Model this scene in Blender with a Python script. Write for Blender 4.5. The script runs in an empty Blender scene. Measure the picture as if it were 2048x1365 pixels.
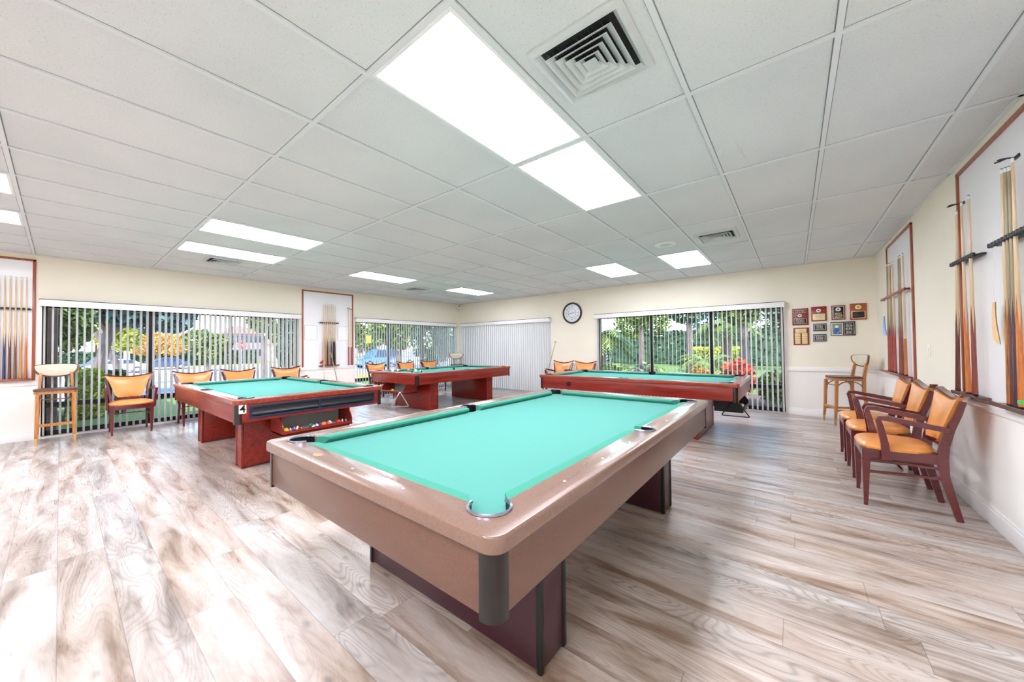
import bpy, bmesh, math, random
from math import pi, sin, cos, radians, sqrt, atan2
from mathutils import Vector, Matrix, Quaternion
random.seed(11)
scene = bpy.context.scene
COL = scene.collection

# ------------------------------------------------------------------ camera
cam_d = bpy.data.cameras.new('camera')
cam = bpy.data.objects.new('camera', cam_d); COL.objects.link(cam)
yaw, pit, rol = radians(39.2366), radians(1.0604), radians(-0.6049)
F = Vector((-sin(yaw)*cos(pit), cos(yaw)*cos(pit), sin(pit)))
r0 = Vector((cos(yaw), sin(yaw), 0)); u0 = r0.cross(F)
rr = r0*cos(rol)+u0*sin(rol); uu = -r0*sin(rol)+u0*cos(rol)
M = Matrix((rr, uu, -F)).transposed().to_4x4(); M.translation = Vector((0, 0, 1.25))
cam.matrix_world = M
cam_d.sensor_width = 36; cam_d.sensor_fit = 'HORIZONTAL'
cam_d.lens = 718.8/2048*36
cam_d.shift_x = (1024-1000.33)/2048; cam_d.shift_y = (681.2-682.5)/2048
cam_d.clip_start = 0.05; cam_d.clip_end = 500
scene.camera = cam

# ------------------------------------------------------------------ world, sun, exposure
PANEL = 12.0      # strength of the ceiling light panels
w = bpy.data.worlds.new('world'); scene.world = w; w.use_nodes = True
wn = w.node_tree; wn.nodes.clear()
wo = wn.nodes.new('ShaderNodeOutputWorld'); wb = wn.nodes.new('ShaderNodeBackground')
sk = wn.nodes.new('ShaderNodeTexSky'); sk.sky_type = 'NISHITA'; sk.sun_disc = False
sk.sun_elevation = radians(48); sk.sun_rotation = radians(130); sk.air_density = 1.0; sk.dust_density = 0.6
wb.inputs['Strength'].default_value = 0.58
wn.links.new(sk.outputs[0], wb.inputs[0]); wn.links.new(wb.outputs[0], wo.inputs[0])
sun_d = bpy.data.lights.new('sun', 'SUN'); sun_d.energy = 4.6; sun_d.angle = radians(0.6); sun_d.color = (1, .95, .86)
sun = bpy.data.objects.new('sun', sun_d); COL.objects.link(sun)
sd = Vector((-0.50, 0.62, -0.80)).normalized()
sun.rotation_euler = sd.to_track_quat('-Z', 'Y').to_euler()
scene.view_settings.view_transform = 'Standard'; scene.view_settings.look = 'None'
scene.view_settings.exposure = 1.0; scene.view_settings.gamma = 1.0
scene.view_settings.use_curve_mapping = False
scene.cycles.max_bounces = 10; scene.cycles.diffuse_bounces = 5; scene.cycles.transparent_max_bounces = 24
scene.cycles.sample_clamp_indirect = 6.0

# ------------------------------------------------------------------ materials
MATS = {}
def new_mat(name):
    m = bpy.data.materials.new(name); m.use_nodes = True
    nt = m.node_tree; b = nt.nodes['Principled BSDF']; MATS[name] = m
    return m, nt, b
def nd(nt, typ, ins=None, **props):
    n = nt.nodes.new('ShaderNode'+typ)
    for k, v in props.items(): setattr(n, k, v)
    for k, v in (ins or {}).items():
        if isinstance(v, bpy.types.NodeSocket): nt.links.new(v, n.inputs[k])
        else: n.inputs[k].default_value = v
    return n
def mth(nt, op, a, b=None, c=None):
    d = {0: a}
    if b is not None: d[1] = b
    if c is not None: d[2] = c
    return nd(nt, 'Math', d, operation=op).outputs[0]
def ramp(nt, fac, stops):
    n = nt.nodes.new('ShaderNodeValToRGB'); nt.links.new(fac, n.inputs[0])
    e = n.color_ramp.elements
    while len(e) < len(stops): e.new(0.5)
    for i, (p, c) in enumerate(stops):
        e[i].position = p; e[i].color = (*c, 1) if len(c) == 3 else c
    return n.outputs[0]
def s2l(c):  # 0..255 sRGB to linear
    return tuple(((v/255)/12.92 if v/255 <= .04045 else ((v/255+.055)/1.055)**2.4) for v in c)
def mat(name, rgb, rough=.5, metal=0, var=0.0, scale=8, coat=0, spec=.5, stretch=None, bump=0, bscale=200):
    m, nt, b = new_mat(name); c = s2l(rgb)
    b.inputs['Roughness'].default_value = rough; b.inputs['Metallic'].default_value = metal
    b.inputs['Coat Weight'].default_value = coat; b.inputs['Coat Roughness'].default_value = .12
    b.inputs['Specular IOR Level'].default_value = spec
    co = nd(nt, 'TexCoord')
    vec = co.outputs['Object']
    if stretch: vec = nd(nt, 'Mapping', {'Vector': vec, 'Scale': stretch}).outputs[0]
    no = nd(nt, 'TexNoise', {'Vector': vec, 'Scale': scale, 'Detail': 5.0, 'Roughness': .6})
    lo = tuple(max(0, x*(1-var)) for x in c); hi = tuple(min(1, x*(1+var)) for x in c)
    nt.links.new(ramp(nt, no.outputs[0], [(.3, lo), (.7, hi)]), b.inputs['Base Color'])
    if bump:
        bn = nd(nt, 'TexNoise', {'Vector': co.outputs['Object'], 'Scale': bscale, 'Detail': 3.0})
        bp = nd(nt, 'Bump', {'Height': bn.outputs[0], 'Strength': bump, 'Distance': .002})
        nt.links.new(bp.outputs[0], b.inputs['Normal'])
    return m
def emis(name, rgb, s):
    m, nt, b = new_mat(name); b.inputs['Base Color'].default_value = (.8, .8, .8, 1)
    b.inputs['Emission Color'].default_value = (*rgb, 1); b.inputs['Emission Strength'].default_value = s
    return m
def wood(name, dark, light, rough=.35, axis='x', coat=.3, scale=3.0):
    st = {'x': (1, 14, 14), 'y': (14, 1, 14), 'z': (14, 14, 1)}[axis]
    m, nt, b = new_mat(name)
    co = nd(nt, 'TexCoord'); mp = nd(nt, 'Mapping', {'Vector': co.outputs['Object'], 'Scale': st})
    n1 = nd(nt, 'TexNoise', {'Vector': mp.outputs[0], 'Scale': scale, 'Detail': 6.0, 'Roughness': .65, 'Distortion': .6})
    nt.links.new(ramp(nt, n1.outputs[0], [(.3, s2l(dark)), (.72, s2l(light))]), b.inputs['Base Color'])
    b.inputs['Roughness'].default_value = rough; b.inputs['Coat Weight'].default_value = coat; b.inputs['Coat Roughness'].default_value = .15
    return m

wall_cream = mat('wall_paint', (246, 239, 221), .75, var=.025, scale=1.2, bump=.12, bscale=160)
wall_low = mat('wainscot_paint', (246, 242, 236), .7, var=.02, scale=1.0, bump=.08, bscale=160)
trim_white = mat('trim_white', (246, 244, 242), .4, var=.02)
blind_white = mat('blind_vinyl', (250, 248, 245), .5, var=.03, stretch=(20, 20, 1))
_nt = blind_white.node_tree; _b = _nt.nodes['Principled BSDF']; _o = [n for n in _nt.nodes if n.type == 'OUTPUT_MATERIAL'][0]
_t = nd(_nt, 'BsdfTranslucent', {'Color': (.86, .86, .85, 1)}); _m = nd(_nt, 'MixShader', {0: .40, 1: _b.outputs[0], 2: _t.outputs[0]})
_nt.links.new(_m.outputs[0], _o.inputs[0])
black_metal = mat('black_aluminium', (24, 20, 20), .35, var=.2, metal=.3)
black_plastic = mat('black_plastic', (20, 20, 24), .35, var=.2)
mahog = wood('mahogany_laminate', (92, 12, 4), (168, 32, 12), .32, 'x', .25, 2.5)
mahog_y = wood('mahogany_rail', (122, 40, 24), (178, 74, 48), .25, 'x', .6, 3)
brown_lam = mat('brown_laminate', (102, 70, 56), .34, var=.14, scale=160, coat=.3)
brown_cap = mat('brown_rail', (126, 96, 82), .27, var=.10, scale=90, coat=.5)
maroon_lam = mat('maroon_laminate', (62, 22, 38), .35, var=.14, scale=60, coat=.3)
chrome = mat('chrome', (215, 215, 222), .15, 1, var=.05)
steel_grey = mat('pewter', (150, 150, 165), .25, .9, var=.1)
felt_grey = mat('grey_felt', (160, 166, 164), .95, var=.35, scale=260)
navy_plastic = mat('navy_plastic', (34, 42, 66), .3, var=.25, scale=30)
cloth = mat('green_cloth', (86, 149, 138), .9, var=.03, scale=500, spec=.15)
cloth_c = mat('green_cushion_cloth', (66, 142, 122), .85, var=.05, scale=300, spec=.2)
leather = mat('tan_leather', (232, 152, 78), .33, var=.1, scale=5, coat=.25, bump=.2, bscale=120)
chair_wood = wood('cherry_frame', (82, 18, 24), (106, 28, 30), .25, 'x', .6, 4)
stool_wood = wood('honey_oak', (150, 84, 30), (206, 138, 66), .35, 'z', .4, 4)
stool_dark = wood('walnut_stain', (92, 46, 30), (150, 86, 54), .35, 'z', .4, 4)
stool_brown = mat('brown_seat_vinyl', (96, 66, 60), .35, var=.2)
cream_vinyl = mat('cream_vinyl', (216, 208, 186), .35, var=.06, coat=.2)
brass = mat('brass', (214, 180, 120), .3, .8, var=.1)
frame_red = wood('redwood_frame', (132, 58, 32), (186, 96, 58), .4, 'z', .3, 3)
board = mat('white_board', (244, 244, 246), .35, var=.012, scale=1.5, coat=.2)
paper = mat('paper', (250, 250, 250), .6, var=.01)
grey_frame = mat('grey_frame', (188, 188, 192), .4, var=.05)
maple = wood('maple_shaft', (204, 170, 128), (238, 210, 170), .3, 'z', .4, 2)
dull_maple = wood('weathered_shaft', (138, 124, 96), (186, 166, 128), .35, 'z', .3, 2)
white_ferrule = mat('ferrule', (238, 236, 226), .4)
blue_tip = mat('chalked_tip', (92, 150, 170), .8, var=.2)
rubber = mat('rubber', (18, 18, 18), .7)
vent_white = mat('vent_enamel', (206, 212, 212), .4, var=.05)
vent_dark = mat('duct_dark', (30, 32, 34), .8)
fixture_white = mat('fixture_enamel', (238, 240, 240), .35)
switch_white = mat('switch_plastic', (246, 244, 238), .4)
panel_emit = emis('light_diffuser', (.955, .985, 1.10), PANEL)
BUTT = {}
for nme, d, l in [('reddish brown', (96, 28, 16), (156, 62, 34)), ('orange', (176, 84, 18), (224, 132, 44)), ('dark burl', (58, 20, 16), (134, 54, 34)),
                  ('zebra-striped orange', (70, 24, 10), (226, 140, 60)), ('purple black', (38, 16, 44), (86, 44, 76)), ('black', (16, 14, 18), (40, 34, 40)),
                  ('red', (130, 26, 22), (186, 62, 44)), ('mottled brown', (66, 40, 22), (152, 106, 66)), ('pale brown', (178, 118, 66), (214, 156, 98)), ('navy blue', (24, 32, 60), (58, 70, 108))]:
    BUTT[nme] = wood('cue_butt_'+nme.replace(' ', '_').replace('-', '_'), d, l, .25, 'z', .6, 5)

# floor: printed oak planks laid along X
def floor_mat():
    m, nt, b = new_mat('oak_plank_floor')
    co = nd(nt, 'TexCoord'); xyz = nd(nt, 'SeparateXYZ', {0: co.outputs['Object']})
    X, Y = xyz.outputs[0], xyz.outputs[1]
    PW, PL = .19, 1.52
    yr = mth(nt, 'DIVIDE', Y, PW); row = mth(nt, 'FLOOR', yr); fy = mth(nt, 'FRACT', yr)
    rw = nd(nt, 'TexWhiteNoise', {'W': row}, noise_dimensions='1D').outputs[0]
    xr = mth(nt, 'ADD', mth(nt, 'DIVIDE', X, PL), mth(nt, 'MULTIPLY', rw, 7.3)); ix = mth(nt, 'FLOOR', xr); fx = mth(nt, 'FRACT', xr)
    idv = nd(nt, 'CombineXYZ', {0: ix, 1: row, 2: 0.0}).outputs[0]
    wn_ = nd(nt, 'TexWhiteNoise', {'Vector': idv}, noise_dimensions='2D')
    pv = wn_.outputs[0]
    offs = mth(nt, 'MULTIPLY', pv, 37.0)
    # broad cloudy grey/tan figure
    v1 = nd(nt, 'CombineXYZ', {0: mth(nt, 'MULTIPLY', X, 1.5), 1: mth(nt, 'MULTIPLY', Y, 9.0), 2: offs}).outputs[0]
    n1 = nd(nt, 'TexNoise', {'Vector': v1, 'Scale': 1.0, 'Detail': 5.0, 'Roughness': .6, 'Distortion': .5}).outputs[0]
    # cathedral rings
    v2 = nd(nt, 'CombineXYZ', {0: mth(nt, 'MULTIPLY', X, .95), 1: mth(nt, 'MULTIPLY', Y, 5.0), 2: offs}).outputs[0]
    n2 = nd(nt, 'TexNoise', {'Vector': v2, 'Scale': 1.0, 'Detail': 1.5, 'Roughness': .4, 'Distortion': .3}).outputs[0]
    rings = mth(nt, 'POWER', mth(nt, 'ADD', mth(nt, 'MULTIPLY', mth(nt, 'SINE', mth(nt, 'MULTIPLY', n2, 250.0)), .5), .5), 3.0)
    pm = nd(nt, 'TexNoise', {'Vector': v2, 'Scale': .55, 'Detail': 1.0}).outputs[0]
    pmk = nd(nt, 'MapRange', {0: pm, 1: .40, 2: .62, 3: .15, 4: 1.0}).outputs[0]
    # fine fibres
    v3 = nd(nt, 'CombineXYZ', {0: mth(nt, 'MULTIPLY', X, 6.0), 1: mth(nt, 'MULTIPLY', Y, 130.0), 2: offs}).outputs[0]
    n3 = nd(nt, 'TexNoise', {'Vector': v3, 'Scale': 1.0, 'Detail': 3.0}).outputs[0]
    base = ramp(nt, n1, [(.20, s2l((106, 84, 70))), (.35, s2l((158, 137, 122))), (.50, s2l((201, 186, 175))), (.66, s2l((222, 211, 203)))])
    tone = nd(nt, 'HueSaturation', {'Color': base, 'Value': mth(nt, 'ADD', .90, mth(nt, 'MULTIPLY', pv, .16)), 'Saturation': mth(nt, 'ADD', .8, mth(nt, 'MULTIPLY', rw, .55))}).outputs[0]
    rmask = mth(nt, 'MULTIPLY', mth(nt, 'MULTIPLY', rings, pmk), .26)
    f1 = mth(nt, 'SUBTRACT', 0.95, mth(nt, 'ADD', rmask, mth(nt, 'MULTIPLY', n3, .16)))
    # knots
    vk = nd(nt, 'CombineXYZ', {0: mth(nt, 'MULTIPLY', X, 2.6), 1: mth(nt, 'MULTIPLY', Y, 5.2), 2: offs}).outputs[0]
    kd = nd(nt, 'TexVoronoi', {'Vector': vk, 'Scale': 1.0, 'Randomness': 1.0}).outputs['Distance']
    kn = nd(nt, 'MapRange', {0: kd, 1: .03, 2: .11, 3: .55, 4: 1.0}).outputs[0]
    def edge(f, wd):
        return mth(nt, 'MULTIPLY', nd(nt, 'MapRange', {0: f, 1: 0.0, 2: wd, 3: 0.0, 4: 1.0}).outputs[0], nd(nt, 'MapRange', {0: f, 1: 1-wd, 2: 1.0, 3: 1.0, 4: 0.0}).outputs[0])
    seam = mth(nt, 'MULTIPLY', edge(fy, .012), edge(fx, .0016))
    seam2 = mth(nt, 'ADD', .5, mth(nt, 'MULTIPLY', seam, .5))
    tot = mth(nt, 'MULTIPLY', mth(nt, 'MULTIPLY', f1, kn), seam2)
    mx = nd(nt, 'VectorMath', {0: tone, 'Scale': tot}, operation='SCALE').outputs[0]
    nt.links.new(mx, b.inputs['Base Color'])
    b.inputs['Roughness'].default_value = .30; b.inputs['Specular IOR Level'].default_value = .6
    rg = mth(nt, 'ADD', .22, mth(nt, 'MULTIPLY', n3, .16)); nt.links.new(rg, b.inputs['Roughness'])
    bp = nd(nt, 'Bump', {'Height': mth(nt, 'ADD', mth(nt, 'MULTIPLY', rings, -.2), n3), 'Strength': .12, 'Distance': .0015})
    nt.links.new(bp.outputs[0], b.inputs['Normal'])
    return m
floor_m = floor_mat()
GX0, GY0, GS = -1.0356, .973, .6096
def ceil_mat():
    m, nt, b = new_mat('acoustic_tile')
    co = nd(nt, 'TexCoord'); O = co.outputs['Object']
    n1 = nd(nt, 'TexNoise', {'Vector': O, 'Scale': 95.0, 'Detail': 4.0, 'Roughness': .7}).outputs[0]
    n2 = nd(nt, 'TexNoise', {'Vector': O, 'Scale': 1.1, 'Detail': 2.0}).outputs[0]
    v = nd(nt, 'TexVoronoi', {'Vector': O, 'Scale': 55.0}).outputs['Distance']
    pin = nd(nt, 'MapRange', {0: v, 1: .10, 2: .18, 3: .78, 4: 1.0}).outputs[0]
    xyz = nd(nt, 'SeparateXYZ', {0: O})
    def gl(s, o, step):   # dirty gap along the T-bars
        f = mth(nt, 'FRACT', mth(nt, 'ADD', mth(nt, 'DIVIDE', mth(nt, 'SUBTRACT', s, o), step), 100.5))
        d = mth(nt, 'MULTIPLY', mth(nt, 'ABSOLUTE', mth(nt, 'SUBTRACT', f, .5)), step)
        return nd(nt, 'MapRange', {0: d, 1: .0150, 2: .0185, 3: .35, 4: 1.0}).outputs[0]
    seam = mth(nt, 'MULTIPLY', gl(xyz.outputs[0], GX0, GS), gl(xyz.outputs[1], GY0, GS*2))
    c = ramp(nt, n2, [(.3, s2l((218, 222, 224))), (.7, s2l((228, 231, 232)))])
    k = mth(nt, 'MULTIPLY', mth(nt, 'MULTIPLY', pin, seam), mth(nt, 'ADD', .90, mth(nt, 'MULTIPLY', n1, .2)))
    nt.links.new(nd(nt, 'VectorMath', {0: c, 'Scale': k}, operation='SCALE').outputs[0], b.inputs['Base Color'])
    b.inputs['Roughness'].default_value = .8
    bp = nd(nt, 'Bump', {'Height': n1, 'Strength': .45, 'Distance': .003}); nt.links.new(bp.outputs[0], b.inputs['Normal'])
    return m
ceil_m = ceil_mat()
def glass_mat():
    m = bpy.data.materials.new('window_glass'); m.use_nodes = True; nt = m.node_tree; nt.nodes.clear()
    o = nd(nt, 'OutputMaterial'); t = nd(nt, 'BsdfTransparent', {'Color': (.93, .96, .96, 1)}); g = nd(nt, 'BsdfGlossy', {'Roughness': .02, 'Color': (1, 1, 1, 1)})
    fr = nd(nt, 'Fresnel', {'IOR': 1.25}); mx = nd(nt, 'MixShader', {0: fr.outputs[0], 1: t.outputs[0], 2: g.outputs[0]})
    nt.links.new(mx.outputs[0], o.inputs[0]); return m
glass = glass_mat()
def leaf_mat(name, dark, light):
    m, nt, b = new_mat(name)
    g = nd(nt, 'NewGeometry'); r = g.outputs['Random Per Island']
    nt.links.new(ramp(nt, r, [(.0, s2l(dark)), (1.0, s2l(light))]), b.inputs['Base Color'])
    b.inputs['Roughness'].default_value = .55
    return m
leaf_green = leaf_mat('leaf_green', (44, 66, 28), (126, 142, 50)); leaf_dark = leaf_mat('leaf_dark', (20, 44, 36), (66, 96, 62))
leaf_teal = leaf_mat('leaf_teal', (24, 60, 66), (78, 118, 110)); leaf_yellow = leaf_mat('leaf_yellow', (120, 132, 24), (204, 200, 56))
leaf_orange = leaf_mat('leaf_orange', (196, 130, 30), (242, 190, 80)); leaf_red = leaf_mat('leaf_red', (150, 34, 24), (226, 92, 50))
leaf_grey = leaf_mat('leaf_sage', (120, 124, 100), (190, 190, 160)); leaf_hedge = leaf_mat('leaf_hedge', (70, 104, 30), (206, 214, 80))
bark = mat('bark', (104, 88, 84), .9, var=.4, scale=12, stretch=(1, 1, .3)); bark_pale = mat('pale_bark', (196, 176, 176), .9, var=.25, scale=10)
grass_m = mat('grass', (96, 120, 54), .95, var=.4, scale=30); asphalt = mat('asphalt', (146, 140, 158), .9, var=.12, scale=6)
mulch = mat('mulch', (96, 72, 60), .95, var=.5, scale=24); kerb_m = mat('yellow_kerb_paint', (226, 212, 70), .7, var=.1)
blue_paint = mat('blue_paint', (44, 104, 190), .6, var=.1); stucco = mat('stucco', (232, 196, 168), .9, var=.08, scale=3)
stucco_p = mat('mauve_stucco', (160, 132, 146), .9, var=.1, scale=3); tile_roof = mat('clay_roof', (176, 104, 90), .9, var=.2, scale=20)
dark_win = mat('dark_glazing', (44, 56, 74), .15, var=.2); dark_hedge_m = leaf_dark
concrete = mat('concrete', (196, 190, 186), .9, var=.1, scale=10); brownwall = mat('brown_exterior', (86, 66, 58), .9, var=.25, scale=6)

# ------------------------------------------------------------------ mesh builder
class MB:
    def __init__(s): s.v = []; s.f = []; s.m = []; s.mats = []
    def _mi(s, m):
        if m is None: return 0
        if m not in s.mats: s.mats.append(m)
        return s.mats.index(m)
    def raw(s, vs, fs, m=None):
        o = len(s.v); s.v += [tuple(v) for v in vs]; k = s._mi(m)
        for f in fs: s.f.append(tuple(i+o for i in f)); s.m.append(k)
        return s
    def bm(s, b, m=None, T=None):
        b.verts.ensure_lookup_table(); b.verts.index_update()
        vs = [(T @ v.co if T else v.co.copy()) for v in b.verts]
        s.raw(vs, [[v.index for v in f.verts] for f in b.faces], m); b.free(); return s
    def box(s, x0, x1, y0, y1, z0, z1, bev=0, m=None, T=None, seg=2):
        b = bmesh.new(); bmesh.ops.create_cube(b, size=1)
        for v in b.verts:
            v.co = Vector(((x0+x1)/2+v.co.x*(x1-x0), (y0+y1)/2+v.co.y*(y1-y0), (z0+z1)/2+v.co.z*(z1-z0)))
        if bev: bmesh.ops.bevel(b, geom=b.edges[:], offset=bev, segments=seg, affect='EDGES', profile=.5)
        return s.bm(b, m, T)
    def tube(s, pts, r, n=10, m=None, closed=False, T=None, flat=1.0, up=None):
        pts = [Vector(p) for p in pts]; N = len(pts)
        rs = r if isinstance(r, (list, tuple)) else [r]*N
        vs = []; prev = None
        for i, p in enumerate(pts):
            a = pts[(i-1) % N] if (i or closed) else p; c = pts[(i+1) % N] if (i < N-1 or closed) else p
            t = (c-a).normalized()
            if prev is None:
                ref = Vector(up) if up else (Vector((0, 0, 1)) if abs(t.z) < .9 else Vector((1, 0, 0)))
                nx = (ref - t*ref.dot(t)).normalized()
            else:
                nx = (prev - t*prev.dot(t)).normalized()
            prev = nx; ny = t.cross(nx)
            for k in range(n):
                an = 2*pi*k/n; q = p+nx*cos(an)*rs[i]+ny*sin(an)*rs[i]*flat
                vs.append(T @ q if T else q)
        fs = []
        for i in range(N if closed else N-1):
            j = (i+1) % N
            for k in range(n): fs.append((i*n+k, i*n+(k+1) % n, j*n+(k+1) % n, j*n+k))
        if not closed: fs.append(tuple(range(n-1, -1, -1))); fs.append(tuple((N-1)*n+k for k in range(n)))
        return s.raw(vs, fs, m)
    def strip(s, pts, w, t, m=None, T=None, up=(0, 1, 0)):
        """rectangular-section bar along pts: w = size in the plane, t = size along 'up'; each may be a list"""
        pts = [Vector(p) for p in pts]; N = len(pts); upv = Vector(up)
        ws = w if isinstance(w, (list, tuple)) else [w]*N; ts = t if isinstance(t, (list, tuple)) else [t]*N
        vs = []
        for i, p in enumerate(pts):
            a = pts[max(i-1, 0)]; c = pts[min(i+1, N-1)]; tt = (c-a).normalized()
            side = tt.cross(upv).normalized(); u = upv
            for a_, b_ in ((-1, -1), (1, -1), (1, 1), (-1, 1)):
                q = p+side*a_*ws[i]/2+u*b_*ts[i]/2; vs.append(T @ q if T else q)
        fs = []
        for i in range(N-1):
            for k in range(4): fs.append((i*4+k, i*4+(k+1) % 4, i*4+4+(k+1) % 4, i*4+4+k))
        fs += [(3, 2, 1, 0), tuple((N-1)*4+k for k in range(4))]
        return s.raw(vs, fs, m)
    def lathe(s, prof, n=24, c=(0, 0, 0), m=None, T=None, cap=True):
        vs = []
        for r, z in prof:
            for k in range(n):
                a = 2*pi*k/n; q = Vector((c[0]+r*cos(a), c[1]+r*sin(a), c[2]+z)); vs.append(T @ q if T else q)
        fs = []
        for i in range(len(prof)-1):
            for k in range(n): fs.append((i*n+k, i*n+(k+1) % n, (i+1)*n+(k+1) % n, (i+1)*n+k))
        if cap and prof[0][0] > 1e-6: fs.append(tuple(range(n-1, -1, -1)))
        if cap and prof[-1][0] > 1e-6: fs.append(tuple((len(prof)-1)*n+k for k in range(n)))
        return s.raw(vs, fs, m)
    def prism(s, poly, z0, z1, m=None, T=None):
        n = len(poly); vs = [Vector((x, y, z0)) for x, y in poly]+[Vector((x, y, z1)) for x, y in poly]
        if T: vs = [T @ v for v in vs]
        fs = [tuple(range(n-1, -1, -1)), tuple(range(n, 2*n))]+[(i, (i+1) % n, n+(i+1) % n, n+i) for i in range(n)]
        return s.raw(vs, fs, m)
    def me(s, name, m=None):
        me = bpy.data.meshes.new(name); me.from_pydata(s.v, [], s.f)
        ms = s.mats or ([m] if m else [])
        for x in ms: me.materials.append(x)
        if len(s.mats) > 1: me.polygons.foreach_set('material_index', s.m)
        b = bmesh.new(); b.from_mesh(me); bmesh.ops.remove_doubles(b, verts=b.verts, dist=1e-6)
        bmesh.ops.recalc_face_normals(b, faces=b.faces); b.to_mesh(me); b.free()
        me.polygons.foreach_set('use_smooth', [True]*len(me.polygons)); me.set_sharp_from_angle(angle=radians(35)); me.update()
        return me
    def build(s, name, m=None, parent=None, loc=None):
        o = bpy.data.objects.new(name, s.me(name, m)); COL.objects.link(o)
        if parent: o.parent = parent
        if loc: o.location = loc
        return o
def tag(o, label=None, cat=None, group=None, kind=None):
    if label: o['label'] = label
    if cat: o['category'] = cat
    if group: o['group'] = group
    if kind: o['kind'] = kind
    return o
def empty(name, loc=(0, 0, 0), rz=0, label=None, cat=None, group=None):
    o = bpy.data.objects.new(name, None); COL.objects.link(o); o.location = loc; o.rotation_euler = (0, 0, rz)
    o.empty_display_size = .1
    return tag(o, label, cat, group)
def dup(root, loc=None, rz=None, label=None, group=None):
    def cp(o, p):
        c = o.copy(); COL.objects.link(c)
        if p: c.parent = p
        for ch in o.children: cp(ch, c)
        return c
    c = cp(root, None)
    if loc is not None: c.location = loc
    if rz is not None: c.rotation_euler = (0, 0, rz)
    if label: c['label'] = label
    if group: c['group'] = group
    return c
def struct(name, mb, m=None, parent=None):
    o = mb.build(name, m, parent)
    if not parent: o['kind'] = 'structure'
    return o
def text_mesh(name, s, size, m, parent, Mx, ext=.0006):
    cu = bpy.data.curves.new(name, 'FONT'); cu.body = s; cu.size = size; cu.extrude = ext; cu.align_x = 'CENTER'; cu.align_y = 'CENTER'
    cu.offset = size*.012
    t = bpy.data.objects.new('tmp', cu); COL.objects.link(t)
    dg = bpy.context.evaluated_depsgraph_get(); me = bpy.data.meshes.new_from_object(t.evaluated_get(dg))
    bpy.data.objects.remove(t); me.name = name; me.transform(Mx); me.materials.clear(); me.materials.append(m)
    o = bpy.data.objects.new(name, me); COL.objects.link(o); o.parent = parent
    return o
def curve_plate(outer, holes, z0, z1, bevel=0.0, res=2):
    """filled 2D outline with holes, extruded between z0 and z1"""
    cu = bpy.data.curves.new('plate', 'CURVE'); cu.dimensions = '2D'; cu.fill_mode = 'BOTH'
    for path in [outer]+holes:
        sp = cu.splines.new('POLY'); sp.points.add(len(path)-1)
        for p, q in zip(sp.points, path): p.co = (q[0], q[1], 0, 1)
        sp.use_cyclic_u = True
    cu.extrude = (z1-z0)/2-bevel; cu.bevel_depth = bevel; cu.bevel_resolution = res; cu.offset = -bevel
    t = bpy.data.objects.new('tmp', cu); COL.objects.link(t)
    dg = bpy.context.evaluated_depsgraph_get(); me = bpy.data.meshes.new_from_object(t.evaluated_get(dg))
    bpy.data.objects.remove(t)
    vs = [(v.co.x, v.co.y, v.co.z+(z0+z1)/2) for v in me.vertices]; fs = [tuple(p.vertices) for p in me.polygons]
    return vs, fs

# ------------------------------------------------------------------ the room
XL, XR, YF, YB, H = -8.40, 1.03, 8.20, -4.2, 2.638
TW = .18
struct('floor', MB().box(XL-TW, XR+TW, YB-TW, YF+TW, -.12, 0), floor_m)
struct('ceiling', MB().box(XL-TW, XR+TW, YB-TW, YF+TW, H+.006, H+.12), ceil_m)
# T-bar grid
g = MB()
ny = [GY0+GS*2*j for j in range(-4, 6)]; nx = [GX0+GS*i for i in range(-12, 4)]
for y in ny: g.box(XL, XR, y-.012, y+.012, H-.004, H+.008)
for x in nx: g.box(x-.012, x+.012, YB, YF, H-.0045, H+.008)
for x0, x1, y0, y1 in ((XL, XL+.022, YB, YF), (XR-.022, XR, YB, YF), (XL, XR, YF-.022, YF), (XL, XR, YB, YB+.022)): g.box(x0, x1, y0, y1, H-.004, H+.008)
struct('trim_1', g, mat('grid_enamel', (226, 231, 234), .45))

CR0, CR1 = .775, .845     # chair rail
def wall_y(name, X0, X1, opens):      # left wall, plane at X1 facing +X; opens = (y0,y1,z0,z1)
    mb = MB(); ys = YB-TW
    segs = []
    for (a, b_, z0, z1) in opens:
        segs.append((ys, a, 0, H)); segs.append((a, b_, z1, H)); segs.append((a, b_, 0, z0)); ys = b_
    segs.append((ys, YF+TW, 0, H))
    for a, b_, z0, z1 in segs:
        if z1-z0 < .005: continue
        if z0 < CR0 < z1: mb.box(X0, X1, a, b_, z0, CR0, m=wall_low); mb.box(X0, X1, a, b_, CR0, z1, m=wall_cream)
        else: mb.box(X0, X1, a, b_, z0, z1, m=wall_cream if z0 > CR0 else wall_low)
    return struct(name, mb)
def wall_x(name, Y0, Y1, opens):
    mb = MB(); xs = XL
    segs = []
    for (a, b_, z0, z1) in opens:
        segs.append((xs, a, 0, H)); segs.append((a, b_, z1, H)); segs.append((a, b_, 0, z0)); xs = b_
    segs.append((xs, XR, 0, H))
    for a, b_, z0, z1 in segs:
        if z1-z0 < .005: continue
        if z0 < CR0 < z1: mb.box(a, b_, Y0, Y1, z0, CR0, m=wall_low); mb.box(a, b_, Y0, Y1, CR0, z1, m=wall_cream)
        else: mb.box(a, b_, Y0, Y1, z0, z1, m=wall_cream if z0 > CR0 else wall_low)
    return struct(name, mb)
WZ0, WZ1 = .02, 1.95
W1, W2, W3, W4 = (-.17, 3.30), (4.61, 8.10), (-8.32, -4.97), (-3.67, -.135)
wall_y('wall_left', XL-TW, XL, [(*W1, WZ0, WZ1), (*W2, WZ0, WZ1)])
wall_x('wall_far', YF, YF+TW, [(*W3, WZ0, WZ1), (*W4, WZ0, WZ1)])
wall_y('wall_right', XR, XR+TW, [])
wall_x('wall_back', YB-TW, YB, [])
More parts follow.
